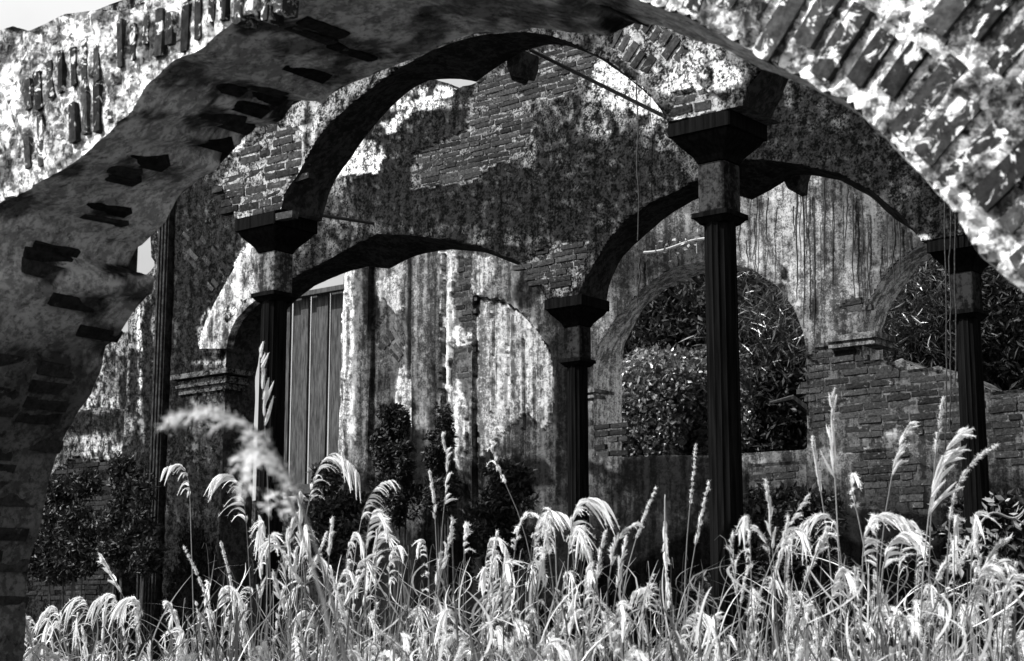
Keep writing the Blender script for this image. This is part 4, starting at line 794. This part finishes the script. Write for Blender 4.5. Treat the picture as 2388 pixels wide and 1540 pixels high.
GR = 'silvery grass seed heads rising from the thicket'
def named(lab, *a, **k):
    n, d = a[0], far(a[0][0], a[3]); base = at(n[0], 1460, d); base[2] = 0
    t = thing('grass_plume', lab, 'grass plume', base, GR); p, s_ = Acc(), Acc(); plume(*a, acc_p=p, acc_s=s_, **k)
    s_.build('stem', M_stem, t); p.build('seed_head', M_plume, t)
NP = [
 ('bright drooping plume bent left against the dark pier, farthest left of the tall ones', (443, 1165), (428, 1092), (384, 1092), 6.2, dict(L=55, side=-1, droop=1.1, nf=20, root=470)),
 ('bright plume arching left just right of the farthest left one', (575, 1230), (552, 1120), (498, 1115), 6.0, dict(L=80, side=-1, droop=.9, nf=26, root=610)),
 ('wide plume arching over to the right below the boarded partition', (718, 1180), (765, 1062), (838, 1105), 6.4, dict(L=80, side=1, droop=.8, nf=34, root=705)),
 ('plume leaning right in front of the black stain of the streaked wall', (842, 1215), (870, 1145), (918, 1118), 6.6, dict(L=55, side=1, droop=.9, nf=22, root=830)),
 ('narrow fluffy upright plume right of the black wall stains', (1036, 1180), (1042, 1080), (1030, 1018), 6.4, dict(L=55, side=1, droop=.5, nf=24, root=1035, spread=.5)),
 ('round topped tall plume before the plaster niche left of the small column', (1180, 1130), (1148, 1045), (1160, 992), 6.5, dict(L=62, side=1, droop=.9, nf=26, root=1240, spread=.5)),
 ('thick upright plume rising by the left column foot', (706, 1300), (700, 1220), (700, 1155), 6.0, dict(L=45, side=0, droop=.2, nf=24, root=708, spread=.35)),
 ('slim bright plume standing at the foot of the left column', (604, 1400), (612, 1300), (608, 1215), 5.9, dict(L=36, side=0, droop=.1, nf=22, root=600, spread=.3)),
 ('bright upright feather plume crossing the left column shaft', (618, 1000), (612, 900), (606, 815), 5.6, dict(L=60, side=1, droop=-.1, nf=20, root=640, spread=.6)),
 ('round headed plume low before the brick rubble of the streaked wall', (805, 1330), (822, 1248), (845, 1262), 6.0, dict(L=60, side=1, droop=1.0, nf=24, root=800, spread=.5)),
 ('short plume curling right next to the round headed one', (908, 1370), (912, 1290), (935, 1275), 5.8, dict(L=60, side=1, droop=.9, nf=24, root=905)),
 ('curled bright plume at the left over the low dark wall', (285, 1385), (255, 1330), (238, 1300), 5.6, dict(L=36, side=-1, droop=.2, nf=20, root=300, spread=.5)),
 ('comb shaped plume lowest at the left edge of the grass', (140, 1480), (132, 1420), (95, 1432), 5.4, dict(L=70, side=-1, droop=1.1, nf=28, wid=.005, root=150)),
 ('comb shaped plume second from the left edge of the grass', (215, 1460), (195, 1395), (160, 1410), 5.5, dict(L=70, side=-1, droop=1.1, nf=28, wid=.005, root=220)),
 ('comb shaped plume under the curled bright one', (275, 1440), (262, 1386), (215, 1405), 5.5, dict(L=65, side=-1, droop=1.0, nf=28, wid=.005, root=285)),
 ('big round plume low at the left', (322, 1480), (318, 1400), (275, 1412), 5.3, dict(L=80, side=-1, droop=.9, nf=34, wid=.008, root=325)),
 ('teardrop shaped plume below the leaning spikes', (420, 1480), (398, 1420), (388, 1405), 5.5, dict(L=50, side=1, droop=.6, nf=24, root=430, spread=.4)),
 ('thin leaning spike left of the column foot', (500, 1450), (465, 1350), (430, 1278), 5.6, dict(L=14, side=0, droop=0, nf=26, root=520, spread=.15)),
 ('thin spike leaning left just before the left column', (545, 1390), (530, 1320), (515, 1265), 5.7, dict(L=14, side=0, droop=0, nf=22, root=550, spread=.15)),
 ('slim spike plume left of the narrow fluffy one', (1015, 1215), (1010, 1150), (1003, 1105), 6.2, dict(L=26, side=0, droop=.1, nf=18, root=1020, spread=.3)),
 ('round plume drooping right beneath the small middle column', (1250, 1275), (1262, 1200), (1318, 1200), 5.9, dict(L=85, side=1, droop=.8, nf=32, root=1245)),
 ('largest fluffy plume drooping right at the small column foot', (1336, 1290), (1345, 1180), (1408, 1168), 5.6, dict(L=110, side=1, droop=.8, nf=40, root=1330)),
 ('flat plume leaning right left of the small column foot', (1200, 1290), (1218, 1215), (1245, 1200), 5.9, dict(L=60, side=-1, droop=.8, nf=24, root=1185)),
 ('arching plume right of the largest fluffy one', (1425, 1320), (1445, 1255), (1484, 1222), 5.7, dict(L=55, side=-1, droop=.6, nf=24, root=1400)),
 ('thin tall spike right of the arching plume', (1482, 1260), (1505, 1195), (1528, 1140), 6.1, dict(L=14, side=0, droop=.1, nf=20, root=1465, spread=.2)),
 ('thin tall spike below the shrub filled arch', (1609, 1180), (1617, 1100), (1622, 1035), 6.4, dict(L=12, side=0, droop=.1, nf=20, root=1605, spread=.2)),
 ('narrow plume touching the left edge of the tall column', (1620, 1280), (1636, 1200), (1652, 1125), 6.2, dict(L=22, side=0, droop=.1, nf=22, root=1610, spread=.25)),
 ('hanging narrow plume under the shrub filled arch', (1550, 1210), (1552, 1300), (1560, 1400), 5.5, dict(L=30, side=0, droop=.1, nf=26, root=1548, spread=.3)),
 ('thick upright plume right of the tall column with two leaning side heads', (1802, 1280), (1795, 1190), (1789, 1125), 6.0, dict(L=40, side=0, droop=.1, nf=26, root=1805, spread=.35)),
 ('plume leaning right from the foot of the thick upright one', (1805, 1295), (1845, 1215), (1880, 1160), 5.9, dict(L=36, side=1, droop=.2, nf=20, root=1800, spread=.5)),
 ('plume leaning left from the foot of the thick upright one', (1795, 1300), (1775, 1240), (1738, 1228), 5.9, dict(L=30, side=-1, droop=.2, nf=16, root=1808, spread=.4)),
 ('bright leaning plume left of the tall feather plume', (1915, 1150), (1903, 1080), (1895, 1030), 5.9, dict(L=40, side=1, droop=0, nf=24, root=1920, spread=.3)),
 ('tall feather plume in front of the brick pier between the arches', (1948, 1130), (1942, 1020), (1938, 925), 5.4, dict(L=70, side=0, droop=-.2, nf=18, root=1955, spread=.45)),
 ('drooping small plume under the tall feather one', (2000, 1200), (1985, 1120), (1998, 1112), 5.9, dict(L=55, side=1, droop=.9, nf=22, root=1990, spread=.4)),
 ('plume leaning right before the broken low wall', (2080, 1110), (2098, 1040), (2122, 985), 5.6, dict(L=55, side=1, droop=.3, nf=26, root=2055, spread=.5)),
 ('largest spreading plume left of the right column with wide fingers', (2165, 1210), (2190, 1090), (2238, 1005), 5.2, dict(L=120, side=1, droop=.15, nf=34, wid=.013, root=2120, spread=.8)),
 ('long thin spike bending right across the right column', (2215, 1220), (2245, 1110), (2322, 1037), 5.3, dict(L=16, side=0, droop=.2, nf=34, root=2190, spread=.25)),
 ('thin vertical spike beside the left edge of the right column', (2182, 1060), (2190, 990), (2199, 925), 5.8, dict(L=22, side=0, droop=.1, nf=22, root=2170, spread=.3)),
 ('comb shaped plume right of the tall column, hanging left', (1960, 1290), (1925, 1198), (1840, 1250), 5.6, dict(L=95, side=-1, droop=.9, nf=34, wid=.006, root=1975)),
 ('wide comb plume arching right below the broken wall', (2012, 1300), (2040, 1205), (2125, 1215), 5.2, dict(L=90, side=1, droop=.8, nf=34, root=2005)),
 ('bright plume leaning right beneath the wide comb plume', (2060, 1330), (2082, 1260), (2125, 1240), 5.2, dict(L=80, side=1, droop=.6, nf=28, root=2045)),
 ('slim bright spike low right of the tall column', (1846, 1440), (1838, 1370), (1834, 1302), 5.5, dict(L=20, side=0, droop=.1, nf=22, root=1850, spread=.3)),
 ('round fluffy plume low between the comb plumes', (1940, 1400), (1955, 1335), (1985, 1345), 5.2, dict(L=70, side=1, droop=.7, nf=30, root=1930)),
 ('slanting plume at the foot of the right column', (2285, 1340), (2315, 1290), (2345, 1260), 5.4, dict(L=40, side=-1, droop=.2, nf=24, root=2260, spread=.4)),
 ('round bright plume below the slanting one at the right', (2270, 1400), (2295, 1330), (2325, 1325), 5.1, dict(L=70, side=1, droop=.7, nf=30, root=2250)),
 ('comb plume cut by the right edge of the photo', (2345, 1400), (2370, 1340), (2430, 1370), 5.2, dict(L=80, side=1, droop=.8, nf=30, wid=.006, root=2330)),
 ('fern like dark plume low left of the tall column', (1720, 1400), (1712, 1320), (1704, 1245), 5.8, dict(L=50, side=0, droop=.2, nf=22, wid=.005, root=1725, spread=.6)),
 ('blurred grey plume arching left nearest the camera', (700, 1170), (575, 985), (398, 968), 2.6, dict(L=85, side=-1, droop=.5, nf=26, wid=.0008, root=770, spread=.35)),
 ('blurred grey plume beneath the nearest arching one', (700, 1230), (610, 1050), (560, 1120), 2.7, dict(L=100, side=-1, droop=.8, nf=22, wid=.0008, root=740, spread=.7)),
]
for lab, n_, a_, t_, d_, kw in NP: named(lab, n_, a_, t_, d_, **kw)
pa, sa, ba = Acc(), Acc(), Acc()
for i in range(340):
    x = hair_r.uniform(60, 2400); q = hair_r.random(); lowl = 1370 if x < 450 else 1300
    y = lowl + (1580 - lowl) * q ** .5; d = hair_r.uniform(5.2, 7.2) if y < 1420 else rd()
    if x < 150: y = max(y, 1440)
    sd_ = -1 if hair_r.random() < (.7 if x < 500 else .35) else 1; bend = hair_r.uniform(5, 70); Lq = hair_r.uniform(40, 150)
    st = hair_r.random()
    if st < .5: plume((x, y + Lq), (x + sd_ * bend * .3, y), (x + sd_ * bend, y + hair_r.uniform(-5, 45)), d, L=hair_r.uniform(25, 90), side=sd_, droop=hair_r.uniform(.5, 1.1), nf=int(hair_r.integers(14, 26)), wid=hair_r.choice([.005, .008, .011]), acc_p=pa, acc_s=sa)
    elif st < .8: plume((x, y + Lq), (x + sd_ * bend * .2, y + Lq * .5), (x + sd_ * bend * .5, y), d, L=hair_r.uniform(18, 45), side=0, droop=.15, nf=18, wid=.009, spread=.35, acc_p=pa, acc_s=sa)
    else: plume((x, y + Lq), (x + sd_ * bend * .6, y + Lq * .5), (x + sd_ * bend * 1.3, y), d, L=14, side=0, droop=.1, nf=14, wid=.006, spread=.2, acc_p=pa, acc_s=sa)
for i in range(1450):
    x = hair_r.uniform(20, 2420); y = 1350 + 240 * hair_r.random() ** .6
    if x < 420: y += 50 + (40 if x < 130 else 0)
    d = rd(); blade(x, y, d, hair_r.normal() * 110, ba, w=hair_r.uniform(.004, .012))
for i in range(160):
    x = hair_r.uniform(500, 2420); blade(x, hair_r.uniform(1230, 1400), hair_r.uniform(5, 8.5), hair_r.normal() * 80, ba, w=.006)
for i in range(60):                            # taller heads in loose groups
    x = [hair_r.uniform(590, 880), hair_r.uniform(980, 1500), hair_r.uniform(1740, 2380)][i % 3]; y = hair_r.uniform(1190, 1350); d = hair_r.uniform(5, 6.8); sd_ = 1 if hair_r.random() < .65 else -1; b_ = hair_r.uniform(4, 60); l_ = hair_r.uniform(60, 140)
    if i % 2: plume((x, y + l_), (x + sd_ * b_ * .3, y), (x + sd_ * b_, y + hair_r.uniform(-5, 40)), d, L=hair_r.uniform(35, 85), side=sd_, droop=hair_r.uniform(.4, 1), nf=int(hair_r.integers(18, 32)), wid=hair_r.choice([.007, .010]), acc_p=pa, acc_s=sa)
    else: plume((x, y + l_), (x + sd_ * b_ * .4, y + l_ * .5), (x + sd_ * b_ * .8, y), d, L=hair_r.uniform(15, 40), side=0, droop=.15, nf=24, wid=.010, spread=.4, acc_p=pa, acc_s=sa)
for i in range(520):                           # stiff bright leaves and broken stalks at all angles
    x = hair_r.uniform(80, 2400); y = hair_r.uniform(1400 if x < 450 else 1290, 1560); d = far(x, rd()); an = hair_r.normal() * .55; l = hair_r.uniform(90, 260)
    p0 = at(x, y, d); p2 = at(x + math.sin(an) * l, y - math.cos(an) * l * .6, d + hair_r.uniform(-.3, .3)) if False else at(x - math.sin(an) * l, y + math.cos(an) * l, d + hair_r.uniform(-.3, .3))
    q = np.linspace(0, 1, 9)[:, None]; C = p0 * (1 - q) + p2 * q + np.array([0, 0, 1]) * (q * (1 - q)) * hair_r.uniform(-.02, .12) + XR * (q * (1 - q)) * hair_r.normal() * .35
    V, F = ribbon(C, hair_r.uniform(.004, .012) * np.array([.1, .5, .8, 1, 1, 1, 1, 1, .8]), XR + YR * hair_r.normal() * .7); sa.add(V, F, hair_r.random() * 2.6)
tag(pa.build('grass_seed_heads', M_plume), 'mass of pale feathery grass seed heads along the bottom of the view', 'grass', kind='stuff')
tag(sa.build('grass_stems', M_stem), 'tangle of thin grass stems below the seed heads', 'grass', kind='stuff')
tag(ba.build('grass_blades', M_blade), 'long arching grass blades filling the courtyard', 'grass', kind='stuff')

# leafy climber at the lower right
wd = thing('leafy_creeper', 'sunlit broad leaved creeper scrambling in the dark beside the right column', 'creeper', at(2290, 1460, 8.) * (1, 1, 0))
k = 30; t = np.linspace(0, 1, k); P = at(2190 + 215 * t, 1320 - 170 * t + 30 * np.sin(t * 9), np.full(k, 8.0)); V, F = tube(P, .006, 5); mk('stem', V, F, M_stem, wd, {'alb': np.full(len(V), .5)})
C = at(hair_r.uniform(2190, 2400, 170), hair_r.uniform(1150, 1340, 170), hair_r.uniform(7.8, 8.4, 170)); keep = np.abs(px_of(C)[1] - (1320 - 170 * (px_of(C)[0] - 2190) / 215)) < 70; V, F, al = leafquads(C[keep][:70], .05, .45, 77); mk('leaf_spray', V, F, M_leafb, wd, {'alb': al})['kind'] = 'stuff'
print('objects', len(bpy.data.objects), 'bricks', nA, nB)
